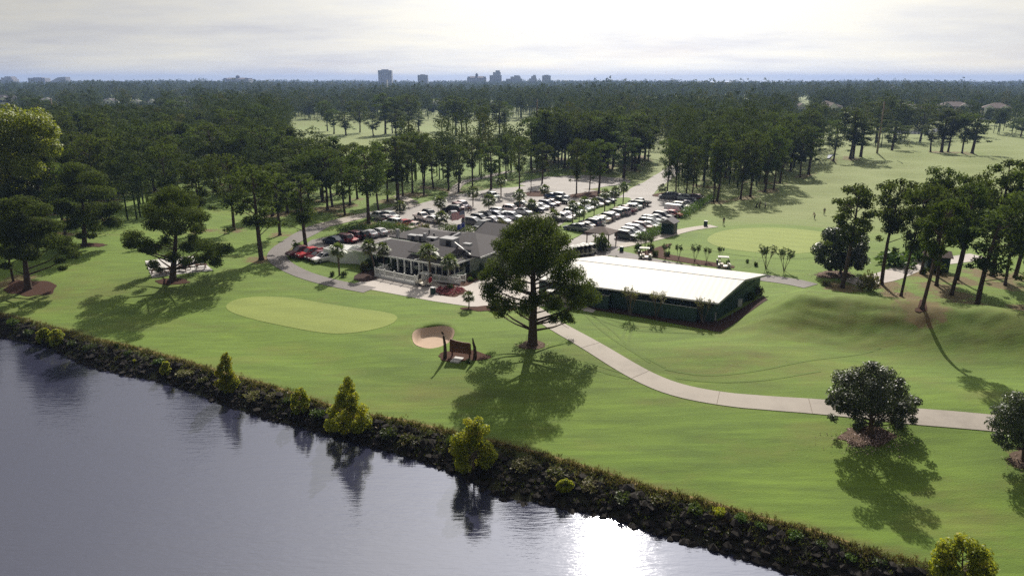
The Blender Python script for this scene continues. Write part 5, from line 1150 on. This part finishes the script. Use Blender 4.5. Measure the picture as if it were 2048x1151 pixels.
def car(px, py, kind, colr, head, label, group):
    """px, py: the middle of the car's footprint"""
    x, y = G(px, py); o = thing('parked_car' if kind not in ('pickup','van') else ('parked_pickup' if kind == 'pickup' else 'parked_van'), label, {'pickup':'pickup truck','van':'van'}.get(kind, 'car'), (x, y, hz(x, y)+.045), math.radians(head+R.uniform(-3,3)), group)
    parts, wx, wy, extra = CARS[kind]
    for n, me in parts.items():
        q = add(n, me, o)
        if n == 'body': q.color = (*[min(1, c*R.uniform(.9,1.1)) for c in CC[colr]], 1)
    for xx in wx:
        for s in (-1, 1):
            q = add('wheel', WH[0], o); q.location = (xx, s*wy, .34); r = add('rim', WH[1], q)
    for me, n, l in extra: q = add(n, me, o); q.location = l
    return o
def car_row(rows, group, where, head):
    for i, rr in enumerate(rows):
        px, py, kind, colr = rr[:4]; hd = rr[4] if len(rr) > 4 else head
        car(px, py, kind, colr, hd, f'{colr} {BIGW[kind]}, {ORD[i]} car from the near end of the {where}', group)
W_H, E_H, N_H, S_H = 146, -34, 58, 238
car_row([(1148,461,'sedan','navy'),(1160,463,'pickup','grey'),(1169,457,'sedan','bronze'),(1180,452,'suv','navy'),(1190,449,'suv','white'),(1201,444,'sedan','cream'),(1210,440,'suv','grey'),(1219,436,'sedan','white'),(1229,432,'suv','grey'),(1240,429,'minivan','silver'),(1249,425,'pickup','maroon'),(1256,421,'suv','white'),(1265,418,'sedan','silver'),(1272,414,'suv','green'),(1279,410,'pickup','olive')], 'cars on the right side of the palm strip', 'row right of the palm strip', W_H)
car_row([(1126,441,'suv','white'),(1136,436,'sedan','white'),(1145,431,'suv','white'),(1153,427,'sedan','white'),(1162,422,'minivan','white'),(1172,419,'sedan','white'),(1180,415,'suv','white'),(1190,412,'sedan','white'),(1203,409,'suv','grey'),(1211,405,'pickup','navy')], 'cars on the left side of the palm strip', 'row left of the palm strip', E_H)
car_row([(1253,478,'suv','olive',E_H-6),(1262,472,'suv','white'),(1271,466,'minivan','white'),(1284,460,'suv','maroon'),(1297,457,'sedan','white'),(1299,452,'minivan','grey'),(1302,446,'suv','grey'),(1314,442,'sedan','grey'),(1325,438,'suv','black'),(1333,433,'sedan','maroon'),(1346,433,'sedan','red'),(1352,427,'van','white'),(1362,418,'suv','white'),(1376,413,'sedan','silver'),(1384,408,'sedan','navy'),(1374,402,'suv','silver'),(1359,399,'sedan','grey'),(1396,402,'suv','maroon')], 'cars along the hedge on the right', 'row facing the right-hand hedges', E_H)
car(1337, 397, 'minivan', 'grey', 170, 'lone grey-green minivan under the pines at the entrance', 'cars along the hedge on the right')
car_row([(966,457,'minivan','black',S_H-4),(946,450,'minivan','grey'),(960,443,'suv','black'),(974,439,'suv','black'),(986,447,'sedan','silver'),(992,437,'minivan','white'),(1003,446,'sedan','white'),(998,430,'suv','silver'),(1013,438,'sedan','white'),(1023,424,'suv','white'),(1025,439,'suv','silver'),(1046,428,'sedan','white'),(1046,414,'sedan','green'),(1060,419,'sedan','silver'),(1072,423,'suv','navy'),(1081,418,'sedan','white'),(1094,414,'suv','navy'),(1104,410,'sedan','maroon'),(1118,406,'pickup','green'),(1122,398,'suv','silver'),(1105,397,'sedan','blue')], 'cars in the middle rows of the car park', 'middle rows of the car park', E_H)
for a in [(757,438,'pickup','silver',W_H,'silver-blue pickup beside the tall pine at the left end of the car park'),(770,442,'sedan','silver',W_H,'silver sedan between the silver-blue pickup and the hedge'),(781,438,'suv','silver',E_H,'silver SUV with a red neighbour at the left end of the car park'),(783,446,'sedan','maroon',W_H,'dull red sedan between two pale SUVs at the left end'),(786,451,'suv','white',W_H,'white SUV nearest the hedge corner at the left end'),(808,453,'sedan','red',W_H+80,'bright red car whose roof shows above the hedge corner'),(829,458,'sedan','rose',S_H+10,'rose-white car nosing toward the clubhouse roof'),(845,440,'pickup','white',S_H+70,'white pickup parked in the open middle of the car park'),(860,434,'suv','black',S_H+70,'black SUV just behind the white pickup'),(863,444,'sedan','white',W_H,'white car hidden under the squat palm'),(903,424,'suv','black',W_H+20,'big black SUV in the line above the two flags'),(917,420,'suv','maroon',S_H+60,'dark red SUV beside the two people in the car park'),(908,435,'sedan','grey',S_H+50,'dark car with a pale bonnet in front of the big black SUV'),(927,416,'suv','white',S_H+60,'white SUV beside the two people in the car park'),(986,397,'suv','white',E_H-20,'white SUV driving at the back of the car park'),(1221,394,'sedan','grey',170,'dark sedan in the shade where the strip palms end')]:
    car(*a, 'cars in the left part of the car park')
for a in [(667,487,'sedan','navy',W_H,'navy sedan, leftmost of the upper line in the lower left car park'),(685,484,'suv','maroon',W_H,'dark maroon SUV right of the navy sedan'),(696,483,'sedan','red',E_H,'red car with a bright reflection on its bonnet'),(706,478,'suv','maroon',W_H,'maroon SUV with a black roof beside the bright red bonnet'),(719,477,'suv','black',W_H,'black SUV left of the two silver sedans'),(736,474,'sedan','silver',W_H,'silver sedan next to the black SUV in the lower left car park'),(757,470,'sedan','silver',W_H,'silver sedan at the right end of the lower left car park'),(604,511,'pickup','maroon',S_H-15,'dark maroon pickup nearest the leafy bush'),(624,514,'pickup','red',S_H-15,'bright red pickup in front of the white enclosure'),(638,518,'sedan','maroon',S_H-15,'dark maroon car between the red pickup and the white car'),(650,522,'sedan','white',S_H-15,'white car touching the left end of the white enclosure')]:
    car(*a, 'cars in the lower left car park')

# ------------------------------------------------------------------ golf carts
def cart_meshes():
    d = {}
    b = MB(); b.raw([(x,s*w,z) for x, z, w in ((1.15,.30,.5),(1.2,.55,.52),(.95,.80,.5),(.62,.86,.46),(.55,.42,.5),(-.1,.40,.55),(-.15,.62,.55),(-.75,.62,.55),(-1.15,.58,.5),(-1.15,.30,.5)) for s in (-1,1)], [])
    n = 10; b.f = [tuple(2*k for k in range(n)), tuple(2*k+1 for k in range(n))[::-1]]+[(2*k, 2*k+1, 2*((k+1)%n)+1, 2*((k+1)%n)) for k in range(n)]; b.t = [0]*len(b.f); d['body'] = (b, 'paint')
    s = MB(); s.box((-.35,0,.70),(.5,1.0,.14)); s.box((-.66,0,.98),(.12,1.0,.42)); d['seat'] = (s, 'cream')
    r = MB(); r.box((-.15,0,1.86),(1.75,1.12,.06)); r.box((-.15,0,1.91),(1.5,.9,.05)); d['roof'] = (r, 'whiteroof')
    f = MB()
    for s_ in (-1,1): f.bar((.72,s_*.48,.84),(.55,s_*.48,1.84),.04,.04); f.bar((-.95,s_*.48,.6),(-.92,s_*.48,1.84),.04,.04)
    f.bar((.5,.25,.85),(.28,.25,1.05),.03,.03); d['frame'] = (f, 'dark')
    g = MB(); g.tube([(-1.05,-.22,.6),(-1.12,-.22,1.35)],[.14,.15],8); g.tube([(-1.05,.22,.6),(-1.12,.22,1.35)],[.14,.15],8); d['bag_rack'] = (g, 'dark')
    w = MB(); w.raw([(.70,-.46,.88),(.70,.46,.88),(.56,.46,1.78),(.56,-.46,1.78)], [(0,1,2,3)]); d['windscreen'] = (w, 'glass')
    return {k: m_.mesh(k, M[mt]) for k, (m_, mt) in d.items()}
CARTM = cart_meshes(); CW = wheel(.22,.18)
def golf_cart(px, py, head, label, colr='cream', xy=None, shirt=None):
    x, y = xy or G(px, py); o = thing('golf_cart', label, 'golf cart', (x, y, hz(x, y)+.05), math.radians(head), 'golf carts')
    for n, me in CARTM.items():
        q = add(n, me, o)
        if n == 'body': q.color = (*CC[colr], 1)
        if n == 'bag_rack' and shirt: q.data = me.copy(); q.data.materials[0] = M['redseat']
    for xx in (.78,-.72):
        for s in (-1,1): q = add('wheel', CW[0], o); q.location = (xx, s*.46, .22); add('rim', CW[1], q)
    return o
golf_cart(848, 571, 160, 'golf cart with a red bag parked at the porch railing', 'cream', shirt=True)
golf_cart(1290, 517, -15, 'white-roofed golf cart on the road behind the barn, left one'); golf_cart(1447, 536, -12, 'white-roofed golf cart on the road behind the barn, right one')
golf_cart(1135, 608, -30, 'golf cart standing under the low boughs of the big pine'); golf_cart(1103, 607, 200, 'golf cart half hidden in the shade of the big pine')
k = 0
for i in range(9):
    u, v = 21.8+.2*i, 0; px = 1043+i*15.5; py = 545-i*4.6
    golf_cart(px, py, 55+R.uniform(-5,5), f'parked golf cart, {ORD[i]} from the clubhouse in the line behind the big pine')
for i in range(5): golf_cart(1148+i*8.5, 513-i*1.2, 60+R.uniform(-6,6), f'parked golf cart, {ORD[i]} from the left in the line beside the palm-like bush')

# ------------------------------------------------------------------ people
def person_mesh(pose):
    J = {'pel':(0,0,.95,.125),'chest':(0,.0,1.28,.145),'neck':(0,0,1.48,.06),'head':(0,.02,1.62,.10),'crown':(0,.02,1.74,.085)}
    if pose == 'stand':
        J.update({'shl':(.19,0,1.42,.065),'ell':(.25,-.02,1.14,.045),'hal':(.23,.10,.90,.035),'shr':(-.19,0,1.42,.065),'elr':(-.25,-.02,1.14,.045),'har':(-.22,.10,.90,.035)})
        J.update({'hil':(.10,0,.88,.10),'knl':(.11,.02,.5,.07),'anl':(.11,0,.09,.045),'tol':(.12,.14,.04,.04),'hir':(-.10,0,.88,.10),'knr':(-.12,.02,.5,.07),'anr':(-.13,0,.09,.045),'tor':(-.15,.14,.04,.04)})
    else:
        J['chest'] = (0,.16,1.22,.145); J['neck'] = (0,.26,1.39,.06); J['head'] = (0,.34,1.50,.10); J['crown'] = (0,.38,1.60,.085)
        J.update({'shl':(.19,.22,1.34,.065),'ell':(.16,.38,1.08,.045),'hal':(.03,.46,.86,.035),'shr':(-.19,.22,1.34,.065),'elr':(-.16,.38,1.06,.045),'har':(-.01,.47,.80,.035)})
        J.update({'hil':(.12,-.02,.86,.10),'knl':(.19,.08,.48,.07),'anl':(.22,0,.09,.045),'tol':(.24,.14,.04,.04),'hir':(-.12,-.02,.86,.10),'knr':(-.19,.08,.48,.07),'anr':(-.22,0,.09,.045),'tor':(-.24,.14,.04,.04)})
    E = [('pel','chest'),('chest','neck'),('neck','head'),('head','crown'),('chest','shl'),('shl','ell'),('ell','hal'),('chest','shr'),('shr','elr'),('elr','har'),('pel','hil'),('hil','knl'),('knl','anl'),('anl','tol'),('pel','hir'),('hir','knr'),('knr','anr'),('anr','tor')]
    ks = list(J); me = bpy.data.meshes.new('person_rig'); me.from_pydata([J[k_][:3] for k_ in ks], [(ks.index(a), ks.index(b2)) for a, b2 in E], [])
    o = bpy.data.objects.new('person_rig', me); COL.objects.link(o); md = o.modifiers.new('s', 'SKIN')
    for i, k_ in enumerate(ks): me.skin_vertices[0].data[i].radius = (J[k_][3],)*2; me.skin_vertices[0].data[i].use_root = (k_ == 'pel')
    sb = o.modifiers.new('d', 'SUBSURF'); sb.levels = 2
    dg = bpy.context.evaluated_depsgraph_get(); out = bpy.data.meshes.new_from_object(o.evaluated_get(dg)); bpy.data.objects.remove(o)
    out.name = 'person'; out.materials.clear(); hd = J['head']
    for m_ in ('skin','cloth','dark','hair'): out.materials.append(M[m_])
    for p in out.polygons:
        c = p.center; p.use_smooth = True
        if c.z > hd[2]+.03 and (c.y < hd[1]+.03 or c.z > hd[2]+.09): p.material_index = 3
        elif c.z > hd[2]-.13: p.material_index = 0
        elif c.z < .10: p.material_index = 2
        elif c.z < .92 and abs(c.x) < .24 and not (pose != 'stand' and c.y > .3): p.material_index = 2
        elif (pose == 'stand' and c.z < 1.12) or (pose != 'stand' and c.y > .36 and c.z < 1.12): p.material_index = 0
        else: p.material_index = 1
    return out
PM = {p: person_mesh(p) for p in ('stand','swing')}
def person(px, py, pose, colr, rz, label):
    x, y = G(px, py); o = add('person', PM[pose]); o.location = (x, y, hz(x, y)+.02); o.rotation_euler = (0,0,rz); o.color = (*colr, 1); tag(o, label, 'person'); return o, x, y
person(1519,417,'stand',(.04,.04,.05),.6,'person in dark shirt standing on the fairway by a golf bag trolley'); person(1530,418,'stand',(.75,.75,.75),-1.2,'person in white shirt beside the golf bag trolley on the fairway')
o, x, y = person(1629,438,'swing',(.5,.35,.35),1.5,'person in a reddish shirt bending over a club on the fairway'); person(1648,430,'stand',(.03,.03,.03),2.5,'person in black watching on the fairway')
c_ = thing('golf_club', 'thin golf club held by the bending person', 'golf club', (x-.45, y+.05, hz(x, y)), 1.5); MB().tube([(0,0,.84),(0,.5,.06)], [.02,.012], 6).build('shaft', M['metal'], c_); MB().box((0,.56,.05),(.05,.14,.06)).build('head', M['dark'], c_)
person(1447,450,'stand',(.02,.02,.025),.2,'person in dark clothes walking on the practice green slope'); person(937,424,'stand',(.05,.04,.04),.4,'person in dark clothes standing beside the white SUV in the car park'); person(942,425,'stand',(.35,.33,.36),-.4,'person in grey standing beside the palm in the car park')
gx_, gy_ = G(1512, 416); tr = thing('golf_trolley', 'golf bag on a two-wheeled trolley beside two golfers', 'golf trolley', (gx_, gy_, hz(gx_, gy_)), .4)
MB().tube([(0,0,.2),(.25,0,1.15)], [.14,.16], 9).build('bag', M['dark'], tr); MB().bar((-.1,0,.2),(-.5,0,1.0),.04,.04).build('handle', M['metal'], tr)
for s in (-1,1): q = add('wheel', CW[0], tr); q.location = (.02, s*.3, .2); q.scale = (.9,.5,.9)
# ------------------------------------------------------------------ flower bed
def flowers():
    rng = np.random.default_rng(21); C = []
    for _ in range(170):
        a = rng.random()*6.28; r = rng.random()**.5
        x, y = G(900+30*r*math.cos(a), 582+9*r*math.sin(a)); C.append((x, y, .18))
    C = np.array(C); V, T = leaves(rng, C, np.full(len(C), .22), np.full(len(C), 12), .16, .12, .7, up=.8); tag(add('flowers', quads_mesh('flowers', V, T, M['flower'])), 'low red and pink bedding flowers', 'flowers', kind='stuff')
flowers()

# ------------------------------------------------------------------ far houses, apartments and the skyline
def far_block(px, w, ty, by, depth, label, mat='cream', roofm='tanroof', floors=3, gables=1, rz=0.0, name='apartment_building', cat='apartment building', bays=6):
    x, y = atz(px, by, 0); s = y/ray(px, by)[1]; X, z = aty(px, ty, y); W = w*s; hw = z*.70; houses.append((x, y, W*.62))
    o = thing(name, label, cat, (x, y, 0), rz-math.atan2(x, y)*.6)
    MB().prism([(-W/2,0),(W/2,0),(W/2,depth),(-W/2,depth)], -.5, hw).build('wall', M[mat], o)
    mb = MB(); hip(mb, -W/2-.6, W/2+.6, -.7, depth+.6, hw+.1, z, 'u', None, None, .3); mb.build('roof', M[roofm], o)
    for g in range(gables):
        cx = -W/2+W*(g+.5)/gables; gw = min(W*.42/max(1,gables)*1.6, 8); q = MB(); q.prism([(cx-gw/2,-1.2),(cx+gw/2,-1.2),(cx+gw/2,-.02),(cx-gw/2,-.02)], -.5, hw); q.raw([(cx-gw/2,-1.2,hw),(cx+gw/2,-1.2,hw),(cx,-1.2,hw+gw*.33)], [(0,1,2)]); q.build('gable_bay', M['white'], o)
        r = MB(); r.raw([(cx-gw/2-.4,-1.5,hw-.1),(cx,-1.5,hw+gw*.36),(cx,3.2,hw+gw*.36),(cx-gw/2-.4,3.2,hw-.1),(cx+gw/2+.4,-1.5,hw-.1),(cx+gw/2+.4,3.2,hw-.1)], [(0,1,2,3),(1,4,5,2)]); r.build('gable_roof', M[roofm], o)
    for f in range(floors):
        for b2 in range(bays):
            u = -W/2+W*(b2+.5)/bays; v = -.04 if not any(abs(u-(-W/2+W*(g+.5)/gables)) < min(W*.42/max(1,gables)*1.6, 8)/2 for g in range(gables)) else -1.24
            MB().box((u, v, hw*(f+.5)/floors), (W/bays*.42, .1, hw/floors*.5)).build('window', M['glass'], o)
    return o
far_block(1662,44,202,240,16,'tan-roofed apartment block behind the pines, leftmost of four on the right','cream','tanroof',3,1,.5,bays=5)
far_block(1818,44,205,238,16,'apartment block with a grey-brown roof left of the gabled one','cream','tanroof',3,1,.2,bays=5)
far_block(1908,62,204,234,16,'wide gabled apartment block with two white bays on the right','cream','tanroof',3,2,.0,bays=8)
far_block(1990,52,206,240,16,'apartment block at the right edge behind scattered pines','cream','tanroof',3,2,-.2,bays=7)
far_block(1602,22,206,226,12,'brown roof of a house just right of the dense central wood','cream','tanroof',2,1,.3,'house','house',4)
far_block(1788,18,173,190,14,'white-walled house far away among hazy trees','white','greyroof',2,1,0,'house','house',4)
for i, (px, w, ty, by, lb) in enumerate([(12,48,190,216,'grey-roofed house cut by the left edge of the photo'),(96,26,196,208,'house roof showing beside the crossarm pole'),(221,28,197,213,'pale house, left one of the row beyond the left wood'),(273,20,200,213,'pale house right of the first in the row beyond the left wood'),(305,26,200,213,'pale gabled house in the middle of the row beyond the left wood'),(369,26,200,217,'pale gabled house at the right end of the row beyond the left wood'),(873,20,201,216,'single pale house in the gap above the middle fairway'),(984,14,204,214,'tan wall glimpsed above the middle fairway')]):
    far_block(px, w, ty, by, 10, lb, 'white' if i else 'cream', 'greyroof', 2, 1, .2*math.sin(i*3), 'house', 'house', 4)
def tower(px, w, ty, label, shape='flat', D=2650, floors=10, bays=7, mat='towerwall'):
    x, z = aty(px, ty, D); s = D/ray(px, ty)[1]; W = w*s; dp = W*.5; o = thing('skyline_building', label, 'skyline building', (x, D, 0)); hz_ = z; houses.append((x, D, W*.6))
    wl = MB(); base = hz_
    if shape == 'flat': wl.prism([(-W/2,0),(W/2,0),(W/2,dp),(-W/2,dp)], -1, hz_*.95); top = MB().box((0,dp/2,hz_*.975),(W*.5,dp*.6,hz_*.06))
    elif shape == 'step': base = hz_*.72; wl.prism([(-W/2,0),(W/2,0),(W/2,dp),(-W/2,dp)], -1, base); top = MB(); top.prism([(-W*.22,1),(W*.42,1),(W*.42,dp-1),(-W*.22,dp-1)], base+.02, hz_*.9); top.prism([(0,2),(W*.36,2),(W*.36,dp-2),(0,dp-2)], hz_*.9+.02, hz_)
    elif shape == 'slope': base = hz_*.6; wl.prism([(-W/2,0),(W/2,0),(W/2,dp),(-W/2,dp)], -1, base); top = MB(); top.raw([(-W/2,.5,base),(0,.5,hz_*.95),(W*.4,.5,hz_),(W*.48,.5,hz_),(W*.48,.5,base),(-W/2,dp-.5,base),(0,dp-.5,hz_*.95),(W*.4,dp-.5,hz_),(W*.48,dp-.5,hz_),(W*.48,dp-.5,base)], [(0,1,2,3,4),(9,8,7,6,5),(0,5,6,1),(1,6,7,2),(2,7,8,3),(3,8,9,4)])
    else:
        base = hz_*.66; wl.prism([(-W/2,0),(W/2,0),(W/2,dp),(-W/2,dp)], -1, base); top = MB()
        for u in (-.42,.42): top.box((W*u, dp/2, base+hz_*.04), (W*.13, dp*.8, hz_*.09))
        hip(top, -W*.38, W*.38, 0.5, dp-.5, base+.5, base+hz_*.12, 'u', 2, 2, .4); top.tube([(0,dp/2,base),(0,dp/2,base+hz_*.2),(0,dp/2,base+hz_*.24),(0,dp/2,hz_)], [W*.07,W*.07,W*.085,.3], 8)
    wl.build('wall', M[mat], o); top.build('roof_block', M['tanroof' if shape == 'cupola' else mat], o)
    for b2 in range(bays):
        u = -W/2+W*(b2+.5)/bays; q = MB()
        for f in range(floors): q.box((u, -.06, base*(f+.55)/floors*.97), (W/bays*.5, .12, base/floors*.55))
        q.build('window_column', M['glass'], o)
tower(8,34,153,'hazy stepped building at the left end of the skyline','step'); tower(72,34,155,'low flat-topped pinkish building, second from the left on the skyline','flat',floors=6); tower(115,32,154,'sloping-roofed building, third from the left on the skyline','slope',floors=6)
tower(470,52,150,'long hotel with a central cupola on the left half of the skyline','cupola',floors=7,bays=11); tower(769,27,139,'tallest blue-grey tower on the skyline','flat',floors=16,bays=6); tower(845,20,149,'smaller square tower right of the tallest one','flat',floors=12,bays=5)
tower(953,38,146,'domed hotel half sunk in the trees of the skyline','cupola',floors=6,bays=8); tower(991,24,141,'stepped tower right of the domed hotel','step',floors=14,bays=6); tower(1028,32,151,'low stepped block right of the stepped tower','step',floors=8)
tower(1066,15,150,'narrow stepped block, left one of the last pair on the skyline','step',floors=8,bays=4); tower(1093,17,150,'narrow block at the right end of the skyline','flat',floors=8,bays=4)
far_mass()
# distant fairway water
structure('far_pond', MB().prism([atz(a, b2, 0) for a, b2 in ((1772,262),(1800,258),(1880,258),(1890,264),(1850,269),(1785,268))], .05, .12).mesh('far_pond', M['water']))
sheet('far_creek', [(1652,317),(1666,310),(1674,311),(1660,318)], M['water'], .25, 1.5, 1)

# ------------------------------------------------------------------ light, sky, haze, camera
SUN_EL, SUN_AZ = math.radians(36.5), math.radians(9.5)       # azimuth to the right of straight ahead (+Y)
sd = Vector((math.sin(SUN_AZ)*math.cos(SUN_EL), math.cos(SUN_AZ)*math.cos(SUN_EL), math.sin(SUN_EL)))
sl = bpy.data.lights.new('sun', 'SUN'); sl.energy = 5.0; sl.angle = math.radians(.6); sl.color = (1.0, .93, .82)
so = bpy.data.objects.new('sun', sl); COL.objects.link(so); so.rotation_euler = sd.to_track_quat('Z', 'Y').to_euler(); so.location = (0,0,60)
w = bpy.data.worlds.new('World'); sc.world = w; w.use_nodes = True; nt = w.node_tree; bg = nt.nodes['Background']
sky = N(nt, 'ShaderNodeTexSky', sky_type='NISHITA'); sky.sun_disc = False; sky.sun_elevation = SUN_EL; sky.sun_rotation = SUN_AZ; sky.altitude = 20; sky.air_density = 1.0; sky.dust_density = 1.5
tc = N(nt, 'ShaderNodeTexCoord'); sep = N(nt, 'ShaderNodeSeparateXYZ'); nt.links.new(tc.outputs['Generated'], sep.inputs[0])
def mth(op, a, b2=None, c=None):
    n = N(nt, 'ShaderNodeMath', operation=op)
    for i, v in enumerate((a, b2, c)):
        if v is None: continue
        if isinstance(v, (int, float)): n.inputs[i].default_value = v
        else: nt.links.new(v, n.inputs[i])
    return n.outputs[0]
zz = mth('ADD', mth('MAXIMUM', sep.outputs[2], 0.0), .11)
cmb = N(nt, 'ShaderNodeCombineXYZ'); nt.links.new(mth('DIVIDE', sep.outputs[0], zz), cmb.inputs[0]); nt.links.new(mth('DIVIDE', sep.outputs[1], zz), cmb.inputs[1])
c1 = noise(nt, .55, 7, cmb.outputs[0], .6); mp = N(nt, 'ShaderNodeMapping'); mp.inputs['Scale'].default_value = (.6,.8,1); mp.inputs['Location'].default_value = (3.1,1.7,0); nt.links.new(cmb.outputs[0], mp.inputs['Vector'])
c2 = noise(nt, .8, 6, mp.outputs[0], .62)
fac = ramp(nt, c1, [(.28,(.80,.80,.80)),(.5,(.97,.97,.97)),(.7,(1,1,1))])
dt = N(nt, 'ShaderNodeVectorMath', operation='DOT_PRODUCT'); nt.links.new(tc.outputs['Generated'], dt.inputs[0]); dt.inputs[1].default_value = sd
dpos = mth('MAXIMUM', dt.outputs['Value'], 0.0); glow = mth('POWER', dpos, 12.0); wide = mth('POWER', dpos, 2.6)
shade = ramp(nt, c2, [(.34,(.78,.78,.82)),(.50,(.95,.935,.90)),(.66,(1.10,1.055,.92))])
low = mth('POWER', mth('SUBTRACT', 1.0, mth('MAXIMUM', sep.outputs[2], 0.0)), 9.0)
bri = mth('ADD', mth('MULTIPLY_ADD', glow, 22.0, 2.0), mth('MULTIPLY_ADD', wide, 7.6, mth('MULTIPLY', low, 2.9)))
vm = N(nt, 'ShaderNodeVectorMath', operation='SCALE'); nt.links.new(shade, vm.inputs[0]); nt.links.new(bri, vm.inputs['Scale'])
nt.links.new(mix(nt, fac, sky.outputs[0], vm.outputs[0]), bg.inputs['Color']); bg.inputs['Strength'].default_value = .082
hm, hnt, hb = nmat('haze_air'); hnt.nodes.remove(hb); pv = N(hnt, 'ShaderNodeVolumePrincipled'); pv.inputs['Density'].default_value = .00014; pv.inputs['Color'].default_value = (.33,.47,.82,1); pv.inputs['Anisotropy'].default_value = .2
hnt.links.new(pv.outputs[0], hnt.nodes['Material Output'].inputs['Volume'])
hb_ = MB().box((0, 4600, 31), (20000, 9600, 82)).build('haze', hm); tag(hb_, 'thin blue morning haze in the air', 'haze', kind='stuff')
cam = bpy.data.cameras.new('camera'); cam.lens = 36*F/2048; cam.sensor_width = 36; cam.clip_end = 60000; cam.clip_start = .5
co = bpy.data.objects.new('camera', cam); COL.objects.link(co); co.location = (0,0,H); co.rotation_euler = (PI/2-P, 0, 0); sc.camera = co
sc.view_settings.view_transform = 'Standard'; sc.view_settings.look = 'None'; sc.view_settings.exposure = 0.36; sc.view_settings.gamma = 1
cy = sc.cycles; cy.max_bounces = 6; cy.diffuse_bounces = 2; cy.glossy_bounces = 2; cy.transmission_bounces = 2; cy.transparent_max_bounces = 4; cy.volume_bounces = 0; cy.sample_clamp_indirect = 6; cy.use_denoising = False
